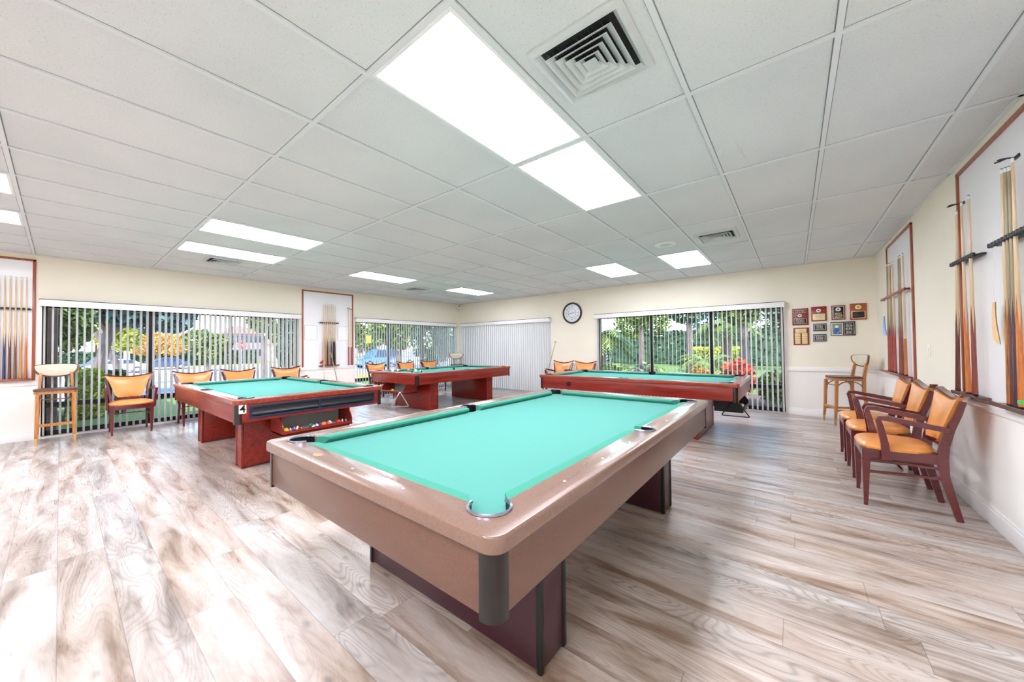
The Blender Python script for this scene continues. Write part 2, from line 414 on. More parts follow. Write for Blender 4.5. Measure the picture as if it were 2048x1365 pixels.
# baseboards and chair rails
def runs(a, b_, opens):
    out = []; s = a
    for o in opens: out.append((s, o[0])); s = o[1]
    out.append((s, b_)); return [q for q in out if q[1]-q[0] > .03]
for nm, z0, z1, th in (('baseboard', 0, .125, .014), ('rail', CR0, CR1, .018)):
    specs = [('left', 'y', XL, 1, runs(YB, YF, [W1, W2])), ('far', 'x', YF, -1, runs(XL, XR, [W3, W4])), ('right', 'y', XR, -1, [(YB, YF)]), ('back', 'x', YB, 1, [(XL, XR)])]
    for i, (side, ax, P, sg, rn) in enumerate(specs):
        mb = MB()
        for a, b_ in rn:
            lo, hi = sorted((P, P+sg*th)); lo2, hi2 = sorted((P, P+sg*th*.55))
            if ax == 'y': mb.box(lo, hi, a, b_, z0, z1-.02, .003); mb.box(lo2, hi2, a, b_, z1-.02, z1, .002)
            else: mb.box(a, b_, lo, hi, z0, z1-.02, .003); mb.box(a, b_, lo2, hi2, z1-.02, z1, .002)
        struct('baseboard_'+side if nm == 'baseboard' else 'trim_%d' % (i+2), mb, trim_white)
# white casing strips beside windows
mb = MB()
for y in (W1[0], W1[1], W2[0]): mb.box(XL-.002, XL+.008, y-.045, y+.0, 0.0, 1.96) if y in (W1[0], W2[0]) else mb.box(XL-.002, XL+.008, y, y+.045, 0.0, 1.96)
for x in (W3[1], W4[1]): mb.box(x, x+.045, YF-.008, YF+.002, 0, 1.96)
mb.box(W4[0]-.045, W4[0], YF-.008, YF+.002, 0, 1.96)
struct('trim_6', mb, trim_white)

# windows: frames with mullions and a low cross rail, glass panes as children
def window(n, ax, P, a, b_, muls, side):
    # P = outer plane centre
    fr = MB(); d = .045
    def bb(m_, s0, s1, z0, z1, dd=d):
        if ax == 'y': m_.box(P-dd/2, P+dd/2, s0, s1, z0, z1)
        else: m_.box(s0, s1, P-dd/2, P+dd/2, z0, z1)
    bb(fr, a, a+.05, WZ0, WZ1); bb(fr, b_-.05, b_, WZ0, WZ1); bb(fr, a, b_, WZ1-.05, WZ1); bb(fr, a, b_, WZ0, WZ0+.07)
    for q in muls: bb(fr, q-.026, q+.026, WZ0, WZ1, .06)
    bb(fr, a, b_, .43, .50, .05)
    f = struct('window_%d' % n, fr, black_metal)
    for s0, s1 in zip([a]+muls, muls+[b_]):
        g_ = MB(); bb(g_, s0, s1, WZ0+.03, WZ1-.03, .006)
        o = g_.build('pane', glass, f); o['label'] = 'clear glass pane'
    return f
window(1, 'y', XL-.13, *W1, [.974, 2.105], 'left'); window(2, 'y', XL-.13, *W2, [5.655, 6.775], 'left')
window(3, 'x', YF+.13, *W3, [-7.2, -6.08], 'far'); window(4, 'x', YF+.13, *W4, [-2.448, -1.285], 'far')

# vertical blinds
def vertical_blind(label, ax, a, b_, wallp, sg, ang, step=.0755, extra=None):
    """ax: wall runs along y or x; sg: direction into the room; ang(s): vane angle from the wall normal"""
    P = wallp+sg*.052
    loc = (P, (a+b_)/2, 0) if ax == 'y' else ((a+b_)/2, P, 0)
    root = empty('vertical_blind', loc, 0, label, 'blind', 'white vertical blinds on the windows')
    Lh = (b_-a)/2
    v = MB()
    if ax == 'y':
        v.box(sg*.046-.006, sg*.046+.006, -Lh, Lh, 1.905, 2.0, .002); v.box(-.05, .05, -Lh, Lh, 1.985, 1.998, .001)
        v.box(-.05, .05, -Lh, -Lh+.008, 1.905, 1.99); v.box(-.05, .05, Lh-.008, Lh, 1.905, 1.99)
    else:
        v.box(-Lh, Lh, sg*.046-.006, sg*.046+.006, 1.905, 2.0, .002); v.box(-Lh, Lh, -.05, .05, 1.985, 1.998, .001)
        v.box(-Lh, -Lh+.008, -.05, .05, 1.905, 1.99); v.box(Lh-.008, Lh, -.05, .05, 1.905, 1.99)
    o = v.build('valance', trim_white, root)
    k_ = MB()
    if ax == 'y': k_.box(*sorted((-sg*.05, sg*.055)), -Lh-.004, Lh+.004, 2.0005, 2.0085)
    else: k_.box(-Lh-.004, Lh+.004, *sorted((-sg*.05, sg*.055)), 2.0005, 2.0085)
    k_.build('gap_shadow_strip', black_metal, root)  # thin black strip drawn in for the shadow line above the valance
    t = MB()
    if ax == 'y': t.box(-.02, .02, -Lh+.02, Lh-.02, 1.94, 1.975)
    else: t.box(-Lh+.02, Lh-.02, -.02, .02, 1.94, 1.975)
    t.build('headrail', trim_white, root)
    # vane mesh, slightly curved, in local XY with width along +X
    vm = MB(); n = 6; W = .089
    pts = [(-W/2+W*i/n, .006*(1-(2*i/n-1)**2)) for i in range(n+1)]
    for (x0, y0), (x1, y1) in zip(pts, pts[1:]):
        vm.raw([(x0, y0, .045), (x1, y1, .045), (x1, y1, 1.94), (x0, y0, 1.94), (x0, y0-.0009, .045), (x1, y1-.0009, .045), (x1, y1-.0009, 1.94), (x0, y0-.0009, 1.94)],
               [(0, 1, 2, 3), (7, 6, 5, 4), (0, 4, 5, 1), (3, 2, 6, 7), (0, 3, 7, 4), (1, 5, 6, 2)])
    me = vm.me('vane', blind_white)
    k = int((b_-a-.08)/step)
    for i in range(k+1):
        s = -Lh+.045+(b_-a-.09)*i/k
        c = bpy.data.objects.new('vane', me); COL.objects.link(c); c.parent = root
        an = ang(s+(a+b_)/2)+random.uniform(-.03, .03)
        base = 0 if ax == 'y' else pi/2*(1 if sg > 0 else -1)
        c.location = (0, s, 0) if ax == 'y' else (s, 0, 0)
        c.rotation_euler = (0, 0, base+an)
    return root
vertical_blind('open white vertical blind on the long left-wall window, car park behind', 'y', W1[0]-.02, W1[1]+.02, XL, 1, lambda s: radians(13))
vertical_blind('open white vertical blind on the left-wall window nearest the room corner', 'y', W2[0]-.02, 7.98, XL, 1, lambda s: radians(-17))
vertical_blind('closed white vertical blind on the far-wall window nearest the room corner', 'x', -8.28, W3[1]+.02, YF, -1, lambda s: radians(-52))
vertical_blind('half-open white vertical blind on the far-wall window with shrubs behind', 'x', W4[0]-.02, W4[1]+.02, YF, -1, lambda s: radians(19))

# ------------------------------------------------------------------ ceiling fixtures
def light_fixture(ix, iy, label):
    x0 = GX0+GS*ix; y0 = GY0+GS*2*iy
    cx_, cy_ = x0+GS/2, y0+GS
    root = empty('ceiling_light', (cx_, cy_, H), 0, label, 'ceiling light', 'recessed fluorescent ceiling panels')
    fr = MB(); a, b_ = GS/2-.013, GS-.013; ia, ib = a-.02, b_-.02
    for q in ((-a, -ia, -b_, b_), (ia, a, -b_, b_), (-ia, ia, -b_, -ib), (-ia, ia, ib, b_)): fr.box(*q, -.006, .004, .002)
    fr.build('frame', fixture_white, root)
    MB().box(-ia, ia, -ib, ib, -.003, .003).build('diffuser', panel_emit, root)
    return root
for ix, iy, lb in [(-1, 0, 'large bright ceiling panel nearest the camera, beside the big square vent'), (-1, 1, 'bright ceiling panel directly beyond the largest one, small dark specks in it'),
                   (-7, 0, 'bright ceiling panel over the numbered red table, nearer the camera of its pair'), (-9, 0, 'bright ceiling panel over the left window, beside a small vent'),
                   (-7, -2, 'ceiling panel cut by the left edge of the photo, the upper of two'), (-9, -2, 'ceiling panel cut by the left edge of the photo, the lower of two'),
                   (-9, 2, 'thin-looking bright ceiling panel above the middle cue board on the left wall'), (-9, 4, 'bright ceiling panel nearest the far left room corner'),
                   (-3, 4, 'bright ceiling panel high above the round clock, left of its pair'), (-1, 4, 'bright ceiling panel between the round speaker and the far wall')]:
    light_fixture(ix, iy, lb)
light_fixture(-1, -2, 'bright ceiling panel overhead just behind the camera')
light_fixture(1, -2, 'added unseen fill light panel behind the camera by the right wall')  # unseen panel added to brighten the right wall and floor
light_fixture(0, -4, 'bright ceiling panel by the back wall, right one')
light_fixture(-5, -4, 'bright ceiling panel by the back wall, left one')

def vent(cx_, cy_, label, s=.226):
    root = empty('ceiling_vent', (cx_, cy_, H), 0, label, 'air vent', 'square ceiling air diffusers')
    k = s/.226
    def ring(mb, prof):    # prof = list of (half-size, z)
        vs = []
        for h, z in prof: vs += [(-h*k, -h*k, z), (h*k, -h*k, z), (h*k, h*k, z), (-h*k, h*k, z)]
        fs = []
        for i in range(len(prof)-1):
            for q in range(4): fs.append((i*4+q, i*4+(q+1) % 4, i*4+4+(q+1) % 4, i*4+4+q))
        mb.raw(vs, fs)
        return mb
    MB().box(-.19*k, .19*k, -.19*k, .19*k, .0005, .004).build('duct_throat', vent_dark, root)
    ring(MB(), [(.226, .005), (.226, -.006), (.212, -.016), (.196, -.018), (.176, .001), (.18, .003), (.212, .001), (.224, .005)]).build('frame', vent_white, root)
    for h in (.162, .128, .094, .060):
        ring(MB(), [(h-.030, -.004), (h, -.026), (h+.001, -.028), (h-.001, -.029), (h-.033, -.006), (h-.030, -.004)]).build('louver', vent_white, root)
    c = MB(); h = .032*k
    c.raw([(-h, -h, -.026), (h, -h, -.026), (h, h, -.026), (-h, h, -.026), (0, 0, -.002)], [(0, 1, 2, 3), (0, 4, 1), (1, 4, 2), (2, 4, 3), (3, 4, 0)])
    c.build('centre_cone', vent_white, root)
    st = MB()
    for i in range(-5, 6):
        st.box(i*.03*k-.001, i*.03*k+.001, -.165*k, -.04*k, -.004, .001); st.box(-.165*k, -.04*k, i*.03*k-.001, i*.03*k+.001, -.004, .001)
    st.build('damper_grille', steel_grey, root)
vent(-.73, 1.615, 'large grey square louvred vent at the top of the photo')
vent(-.73, 5.28, 'square louvred vent beside the round speaker on the right')
vent(-6.87, 1.60, 'small louvred vent above the long left window')
vent(-6.87, 5.30, 'small louvred vent between the farthest ceiling panels')
def speaker(x, y, label):
    root = empty('ceiling_speaker', (x, y, H), 0, label, 'speaker', 'round ceiling speakers')
    MB().lathe([(.135, .004), (.135, -.004), (.128, -.010), (.078, -.012), (.072, -.006)], 36, cap=False).build('rim', fixture_white, root)
    MB().lathe([(.073, -.007), (.04, -.010), (.0001, -.011)], 36).build('grille', vent_white, root)
speaker(-1.34, 5.26, 'round white speaker with grey grille beside the right far vent')
speaker(-5.62, 5.24, 'round white speaker over the far red table')

# ------------------------------------------------------------------ pool tables
LT, WT, ZT = 1.42, .785, .778
def pocket_path(a, b_, rc, dc, rs, ds, shrink=0.0):
    """closed path of an inner rectangle a x b (half sizes) with round pocket notches going outward"""
    P = []
    def arc(cx_, cy_, r, a0, a1, n=18):
        return [(cx_+r*cos(a0+(a1-a0)*i/n), cy_+r*sin(a0+(a1-a0)*i/n)) for i in range(n+1)]
    th = math.asin(dc/rc)
    # corner (+,+): circle centre (a+dc, b+dc); crosses y=b at angle pi+th ; crosses x=a at angle  -pi/2-th
    def corner(sx, sy):
        pts = arc(0, 0, rc, -pi/2-th, -pi/2-th+ (2*pi-(pi/2-2*th)) , 26)
        return [(sx*(a+dc+x), sy*(b_+dc+y)) for x, y in pts]      # from x=a side round to y=b side
    ts = math.asin(ds/rs)
    def sidep(sy):
        pts = arc(0, 0, rs, -ts, pi+ts, 18)                        # from +x round to -x
        return [(x, sy*(b_+ds+y)) for x, y in pts]
    P += corner(1, 1)                    # x=a -> y=b
    P += sidep(1)
    P += list(reversed(corner(-1, 1)))
    P += corner(-1, -1)
    P += list(reversed(sidep(-1)))
    P += list(reversed(corner(1, -1)))
    return P
def rounded_rect(a, b_, r, n=7):
    P = []
    for cx_, cy_, a0 in ((a-r, b_-r, 0), (-a+r, b_-r, pi/2), (-a+r, -b_+r, pi), (a-r, -b_+r, 3*pi/2)):
        P += [(cx_+r*cos(a0+pi/2*i/n), cy_+r*sin(a0+pi/2*i/n)) for i in range(n+1)]
    return P
post_brown = mat('corner_post_brown', (16, 11, 10), .3, var=.3, scale=40, coat=.2); post_red = mat('corner_post_red', (24, 8, 8), .26, var=.3, scale=40, coat=.5)
AW = .128
IA, IB = LT-AW, WT-AW
def pool_table(loc, rz, label, body, cap, legm, trimm, tray=True, traym=None, endpanel=False):
    root = empty('pool_table', loc, rz, label, 'pool table', 'nine-foot pool tables of the room')
    inner = pocket_path(IA, IB, .066, -.010, .060, .030)
    vs, fs = curve_plate(rounded_rect(LT, WT, .05), [inner], ZT-.048, ZT, .007)
    MB().raw(vs, fs).build('rail_cap', cap, root)
    # playing surface with dropped edges at the pockets
    # bed: rectangle with pocket bites
    def bite_poly():
        P = []; a, b_ = IA+.004, IB+.004
        def bite(sx, sy):
            cx_, cy_, r = IA+.030, IB+.030, .066
            t0 = pi+math.asin((b_-cy_)/r*-1); pts = []
            an0 = pi - math.asin((b_-cy_)/r); an1 = 1.5*pi + math.asin((a-cx_)/r)
            for i in range(11):
                t = an1+(an0-an1)*i/10; pts.append((sx*(cx_+r*cos(t)), sy*(cy_+r*sin(t))))
            return pts
        def sbite(sy):
            cy_, r = IB+.030, .062; dy = b_-cy_
            t = math.asin(dy/r); pts = []
            for i in range(11):
                q = t+(-pi-2*t)*i/10; pts.append((r*cos(q), sy*(cy_+r*sin(q))))
            return pts
        P += bite(1, 1)+sbite(1)+list(reversed(bite(-1, 1)))+bite(-1, -1)+list(reversed(sbite(-1)))+list(reversed(bite(1, -1)))
        return P
    vs, fs = curve_plate(bite_poly(), [], ZT-.085, ZT-.040)
    MB().raw(vs, fs).build('playing_surface', cloth, root)
    # cushions
    cw = .047; zo, zi, zb_ = ZT-.003, ZT-.007, ZT-.040
    def cushion(p0, p1, k0, k1, nrm):
        p0, p1, nrm = Vector(p0), Vector(p1), Vector(nrm); t = (p1-p0).normalized()
        sec = [(0, zo), (.6, zo), (1, zi), (1, zi-.012), (.62, zb_), (0, zb_)]
        A = [Vector((*(p0+nrm*(-cw*u)+t*(k0*u)), z)) for u, z in sec]; B = [Vector((*(p1+nrm*(-cw*u)-t*(k1*u)), z)) for u, z in sec]
        n = len(sec); c = MB().raw(A+B, [tuple(range(n)), tuple(range(2*n-1, n-1, -1))]+[(i, n+i, n+(i+1) % n, (i+1) % n) for i in range(n)])
        c.build('cushion', cloth_c, root)
    cs = .094; ss = .056
    for sy in (1, -1):
        cushion((-IA+cs-.010, sy*IB), (-ss, sy*IB), .045, .018, (0, sy)); cushion((ss, sy*IB), (IA-cs+.010, sy*IB), .018, .045, (0, sy))
    for sx in (1, -1): cushion((sx*IA, -IB+cs-.010), (sx*IA, IB-cs+.010), .045, .045, (sx, 0))
    # pockets
    def pocket(cx_, cy_, r, a0, a1):
        pk = MB()
        n = 22
        path = [(cx_+(r-.001)*cos(a0+(a1-a0)*i/n), cy_+(r-.001)*sin(a0+(a1-a0)*i/n)) for i in range(n+1)]
        # liner wall
        vs = [(x, y, ZT-.002) for x, y in path]+[(x, y, ZT-.12) for x, y in path]
        pk.raw(vs, [(i, i+1, n+2+i, n+1+i) for i in range(n)])
        cup = [(cx_+r*.98*cos(2*pi*i/28), cy_+r*.98*sin(2*pi*i/28)) for i in range(28)]
        pk.raw([(x, y, ZT-.088) for x, y in cup]+[(x, y, ZT-.15) for x, y in cup], [(i, (i+1) % 28, 28+(i+1) % 28, 28+i) for i in range(28)]+[tuple(range(28, 56))])
        o = pk.build('pocket', black_plastic, root)
        MB().tube([(x, y, ZT+.0005) for x, y in path], .0065, 8, flat=.8).build('pocket_rim', trimm, o)
    th = math.asin(-.010/.066)
    for sx in (1, -1):
        for sy in (1, -1):
            mid = atan2(sy, sx); hw = (2*pi-(pi/2-2*th))/2
            pocket(sx*(IA-.010), sy*(IB-.010), .066, mid-hw, mid+hw)
    ts = math.asin(.030/.060)
    for sy in (1, -1): pocket(0, sy*(IB+.030), .060, sy*pi/2-(pi/2+ts), sy*pi/2+(pi/2+ts))
    # apron with rounded corner posts
    zA = .562; a, b_ = LT-.018, WT-.018; rc = .04
    ap = MB()
    for q in ((-a+rc, a-rc, b_-.03, b_), (-a+rc, a-rc, -b_, -b_+.03), (a-.03, a, -b_+rc, b_-rc), (-a, -a+.03, -b_+rc, b_-rc)): ap.box(*q, zA, ZT-.050, .002)
    ap.box(-a+.03, a-.03, -b_+.03, b_-.03, zA+.012, zA+.03)
    ap.build('apron', body, root)
    for sx in (1, -1):
        for sy in (1, -1):
            pts = [(sx*(a-rc)+sx*(rc+.003)*cos(t*pi/12), sy*(b_-rc)+sy*(rc+.003)*sin(t*pi/12)) for t in range(0, 7)]
            poly = pts+[(sx*(a-rc-.004), sy*(b_-rc-.004))]
            poly = [(sx*(a+.003), sy*(b_-rc-.012))]+pts+[(sx*(a-rc-.012), sy*(b_+.003)), (sx*(a-rc-.012), sy*(b_-.02)), (sx*(a-.02), sy*(b_-rc-.012))]
            MB().prism(poly, zA-.014, ZT-.0485).build('corner_post', (post_brown if trimm is steel_grey else post_red), root)
    if trimm is steel_grey:
        rs = rounded_rect(LT-.0145, WT-.0145, .045); n_ = len(rs); rq = rounded_rect(LT-.03, WT-.03, .04)
        vs = [(x, y, ZT-.0505) for x, y in rs]+[(x, y, ZT-.0485) for x, y in rs]+[(x, y, ZT-.0485) for x, y in rq]+[(x, y, ZT-.0505) for x, y in rq]
        MB().raw(vs, [(k*n_+i, k*n_+(i+1) % n_, ((k+1) % 4)*n_+(i+1) % n_, ((k+1) % 4)*n_+i) for k in range(4) for i in range(n_)]).build('reveal_strip', brass, root)
    # pedestal legs
    for sx in (1, -1):
        x0, x1 = sorted((sx*.735, sx*.935)); lw = .595
        o = MB().box(x0+.006, x1-.006, -lw+.006, lw-.006, .012, zA+.012, .004).build('leg', legm, root)
        for xx in (x0, x1):
            for sy in (1, -1):
                e = MB(); e.box(xx-(.0 if xx == x0 else .028), xx+(.028 if xx == x0 else 0), sy*lw-(.028 if sy > 0 else 0), sy*lw+(0 if sy > 0 else .028), 0, zA+.006, .009)
                e.build('edge_trim', black_plastic if legm is maroon_lam else legm, o)
    # rail sights and maker's spot
    sg = MB()
    for i in range(-3, 4):
        if i == 0: continue
        for sy in (1, -1): sg.lathe([(.0055, 0), (.0055, .0006), (.0001, .0009)], 10, (i*IA/4, sy*(WT-.062), ZT))
    for j in (-1, 0, 1):
        for sx in (1, -1): sg.lathe([(.0055, 0), (.0055, .0006), (.0001, .0009)], 10, (sx*(LT-.062), j*IB/2, ZT))
    sg.build('rail_sights', white_ferrule, root)
    tm = traym or body
    if tray:   # open ball tray slung under the foot end
        tb = MB(); x0, x1, yw = LT-.33, LT-.01, .37
        tr = empty  # noqa
        z0 = .370
        tb.box(x0, x1, -yw, yw, z0, z0+.012)                          # bottom
        tb.box(x1-.014, x1, -yw+.012, yw-.012, z0, z0+.040, .003)     # lip
        t = tb.build('ball_tray', tm, root)
        fb = MB().box(x0, x0+.012, -yw+.012, yw-.012, z0+.012, zA+.01)
        fb.box(x0+.012, x1-.016, -yw+.014, yw-.014, z0+.012, z0+.016)
        fb.build('felt_lining', felt_grey, t)
        for sy in (1, -1):
            prof = [(x0, z0), (x1, z0), (x1, z0+.07), (x1-.02, z0+.115), (x1-.06, z0+.155), (x1-.10, z0+.18), (x1-.13, zA+.008), (x0, zA+.008)]
            Tm = Matrix(((1, 0, 0, 0), (0, 0, 1, sy*(yw-.006)), (0, 1, 0, 0), (0, 0, 0, 1)))
            MB().prism(prof, -.006, .006, T=Tm).build('side_panel', tm, t)
    if endpanel:
        x = LT-.0175
        y0, y1, z0, z1 = -.655, .66, .588, .715
        fr = MB()
        for q in ((y0, y1, z1-.022, z1), (y0, y1, z0, z0+.022), (y0, y0+.022, z0+.02, z1-.02), (y1-.022, y1, z0+.02, z1-.02), (-.012, .012, z0+.02, z1-.02)): fr.box(x, x+.014, *q, .003)
        fr.box(x, x+.010, y0+.02, y1-.02, z0+.038, z0+.045)
        o = fr.build('vent_panel', navy_plastic, root)
        rc_ = MB()
        for s0, s1 in ((y0+.02, -.012), (.012, y1-.02)):
            rc_.raw([(x+.001, s0, z1-.022), (x+.001, s1, z1-.022), (x+.001, s1, z0+.07), (x+.001, s0, z0+.07), (x+.012, s1, z0+.045), (x+.012, s0, z0+.045), (x+.001, s1, z0+.022), (x+.001, s0, z0+.022)],
                    [(0, 1, 2, 3), (3, 2, 4, 5), (5, 4, 6, 7)])
        rc_.build('recess', black_plastic, o)
    return root
T1 = pool_table((-1.354, 2.09, 0), pi/2, 'brown laminate pool table with green cloth, nearest the camera', brown_lam, brown_cap, maroon_lam, steel_grey, tray=False)
T4 = pool_table((-5.43, 1.80, 0), 0, 'red pool table with a number 4 plate and dark vented end panel', mahog, mahog_y, mahog, black_plastic, endpanel=True)
T3 = pool_table((-6.14, 5.55, 0), -pi/2, 'red pool table in the far left corner with loose balls on its cloth', mahog, mahog_y, mahog, black_plastic)
T2 = pool_table((-1.93, 5.90, 0), 0, 'red pool table standing along the far wall under the clock and shrub window', mahog, mahog_y, mahog, black_plastic, traym=black_plastic)
# gold badge on the brown table
MB().lathe([(.026, 0), (.026, .0008), (.0001, .0012)], 24, T=Matrix.Translation((-LT+.062, .30, ZT)) @ Matrix.Diagonal((.75, 1.15, 1, 1))).build('badge', brass, T1)['label'] = 'oval gold badge set in the rail'
# number plate
pl = MB().box(LT-.018, LT-.0145, -.775+.035, -.680, .648, .730).build('number_plate', paper, T4)
text_mesh('numeral', '4', .10, black_plastic, pl, Matrix(((0, 0, 1, LT-.0143), (1, 0, 0, -.710), (0, 1, 0, .689), (0, 0, 0, 1))))
MB().lathe([(.04, 0), (.04, .002), (.0001, .003)], 20, T=Matrix(((1, 0, 0, -.86), (0, 0, -1, -WT+.0175), (0, 1, 0, .645), (0, 0, 0, 1)))).build('knot_plug', black_plastic, T2)

# ball racks hanging from the trays
def ball_rack(apex, w_, h_, m, label, rot=0, tr=.0065):
    root = empty('ball_rack', apex, rot, label, 'ball rack')
    pts = []
    C = [Vector((0, 0, 0)), Vector((w_/2, 0, -h_)), Vector((-w_/2, 0, -h_))]
    for i in range(3):
        p = C[i]; a = (C[i-1]-p).normalized(); b_ = (C[(i+1) % 3]-p).normalized(); r = .022
        for k in range(6):
            t = k/5; q0 = p+a*r; q1 = p+b_*r
            pts.append(q0*(1-t)**2+p*2*t*(1-t)+q1*t**2)
    MB().tube(pts, tr, 8, closed=True).build('rack_frame', m, root)
    return root
ball_rack((-5.66, 3.985, .44), .31, .27, chrome, 'chrome triangle rack hanging below the far left red table', radians(53), .009)
ball_rack((-.60, 5.505, .552), .31, .225, black_metal, 'black triangle rack hanging below the ball tray of the far wall table', 0)

# ------------------------------------------------------------------ balls
BC = {'yellow': (238, 200, 60), 'blue': (40, 50, 150), 'red': (206, 48, 40), 'purple': (84, 44, 120), 'orange': (236, 130, 70), 'green': (24, 110, 88), 'maroon': (130, 30, 40), 'black': (16, 18, 22), 'white': (244, 240, 230), 'pink': (232, 110, 100)}
bmat = {}
def ball_mat(c, stripe):
    k = (c, stripe)
    if k in bmat: return bmat[k]
    m, nt, b = new_mat('ball_%s%s' % (c, '_stripe' if stripe else '')); b.inputs['Roughness'].default_value = .08; b.inputs['Coat Weight'].default_value = .4
    if stripe:
        co = nd(nt, 'TexCoord'); z = nd(nt, 'SeparateXYZ', {0: co.outputs['Object']}).outputs[2]
        f = mth(nt, 'GREATER_THAN', mth(nt, 'ABSOLUTE', z), .0145)
        nt.links.new(ramp(nt, f, [(0, s2l(BC[c])), (1, s2l(BC['white']))]), b.inputs['Base Color'])
    else: b.inputs['Base Color'].default_value = (*s2l(BC[c]), 1)
    bmat[k] = m; return m
def ball(x, y, z, c, stripe, label, group):
    mb = MB(); b = bmesh.new(); bmesh.ops.create_uvsphere(b, u_segments=24, v_segments=14, radius=.0285); mb.bm(b)
    o = mb.build('pool_ball', ball_mat(c, stripe)); o.location = (x, y, z+.0285); o.rotation_euler = (random.uniform(0, 3), random.uniform(0, 3), 0)
    return tag(o, label, 'pool ball', group)
G = 'balls in the tray of the numbered table'
tz = .370+.0165
for i, (dy, c, st, lb) in enumerate([(-.325, 'yellow', 0, 'yellow ball at the left end of the wooden ball tray'), (-.262, 'purple', 1, 'purple striped ball second from the left in the wooden tray'), (-.20, 'maroon', 1, 'white and maroon striped ball in the wooden tray, third from the left'),
                                     (-.065, 'green', 1, 'green striped ball in the wooden tray, left of the blue one'), (0.0, 'blue', 1, 'blue striped ball in the middle of the wooden tray'), (.062, 'orange', 0, 'plain orange ball in the wooden tray beside the blue striped one'), (.122, 'pink', 1, 'pale orange-pink striped ball in the wooden tray'),
                                     (.225, 'red', 0, 'plain red ball near the right end of the wooden tray'), (.292, 'black', 1, 'dark striped ball at the right end of the wooden tray')]):
    ball(-5.43+LT-.055, 1.80+dy, tz, c, st, lb, G)
G = 'loose balls on the far left red table'
bz = ZT-.040
for x, y, c, st, lb in [(-6.62, 4.48, 'white', 0, 'cream cue ball nearest the left rail of the far left table'), (-6.68, 4.66, 'orange', 1, 'pink-orange ball at the left on the far left table'), (-6.50, 4.80, 'orange', 0, 'orange ball in the middle of the cluster on the far left table'),
                        (-6.42, 4.92, 'yellow', 0, 'yellow ball in the cluster on the far left table'), (-6.16, 4.63, 'green', 0, 'dark green ball in front of the cluster on the far left table'), (-6.09, 4.68, 'white', 0, 'grey-white ball between the green and the teal one on the far left table'),
                        (-6.09, 4.82, 'green', 1, 'teal ball at the right of the cluster on the far left table'), (-6.05, 5.72, 'black', 0, 'black ball alone in the middle of the far left table')]:
    ball(x, y, bz, c, st, lb, G)
G = 'balls in the black tray of the far wall table'
for dx, dy, c, st, lb in [(-.06, -.22, 'red', 0, 'plain red ball at the camera end of the black tray'), (-.06, -.15, 'red', 1, 'red striped ball second in the black tray'), (-.06, -.07, 'white', 0, 'white ball third in the black tray'), (-.06, .02, 'orange', 1, 'orange striped ball in the black tray behind the white one'), (-.13, -.18, 'maroon', 0, 'maroon ball in the back row of the black tray')]:
    ball(-1.93+LT+dx, 5.90+dy, tz, c, st, lb, G)
# ball on tray of T3
ball(-6.14-.05, 5.55-LT+.058, tz, 'yellow', 0, 'yellow ball alone in the ball tray of the far left table', 'ball in the far left table tray')

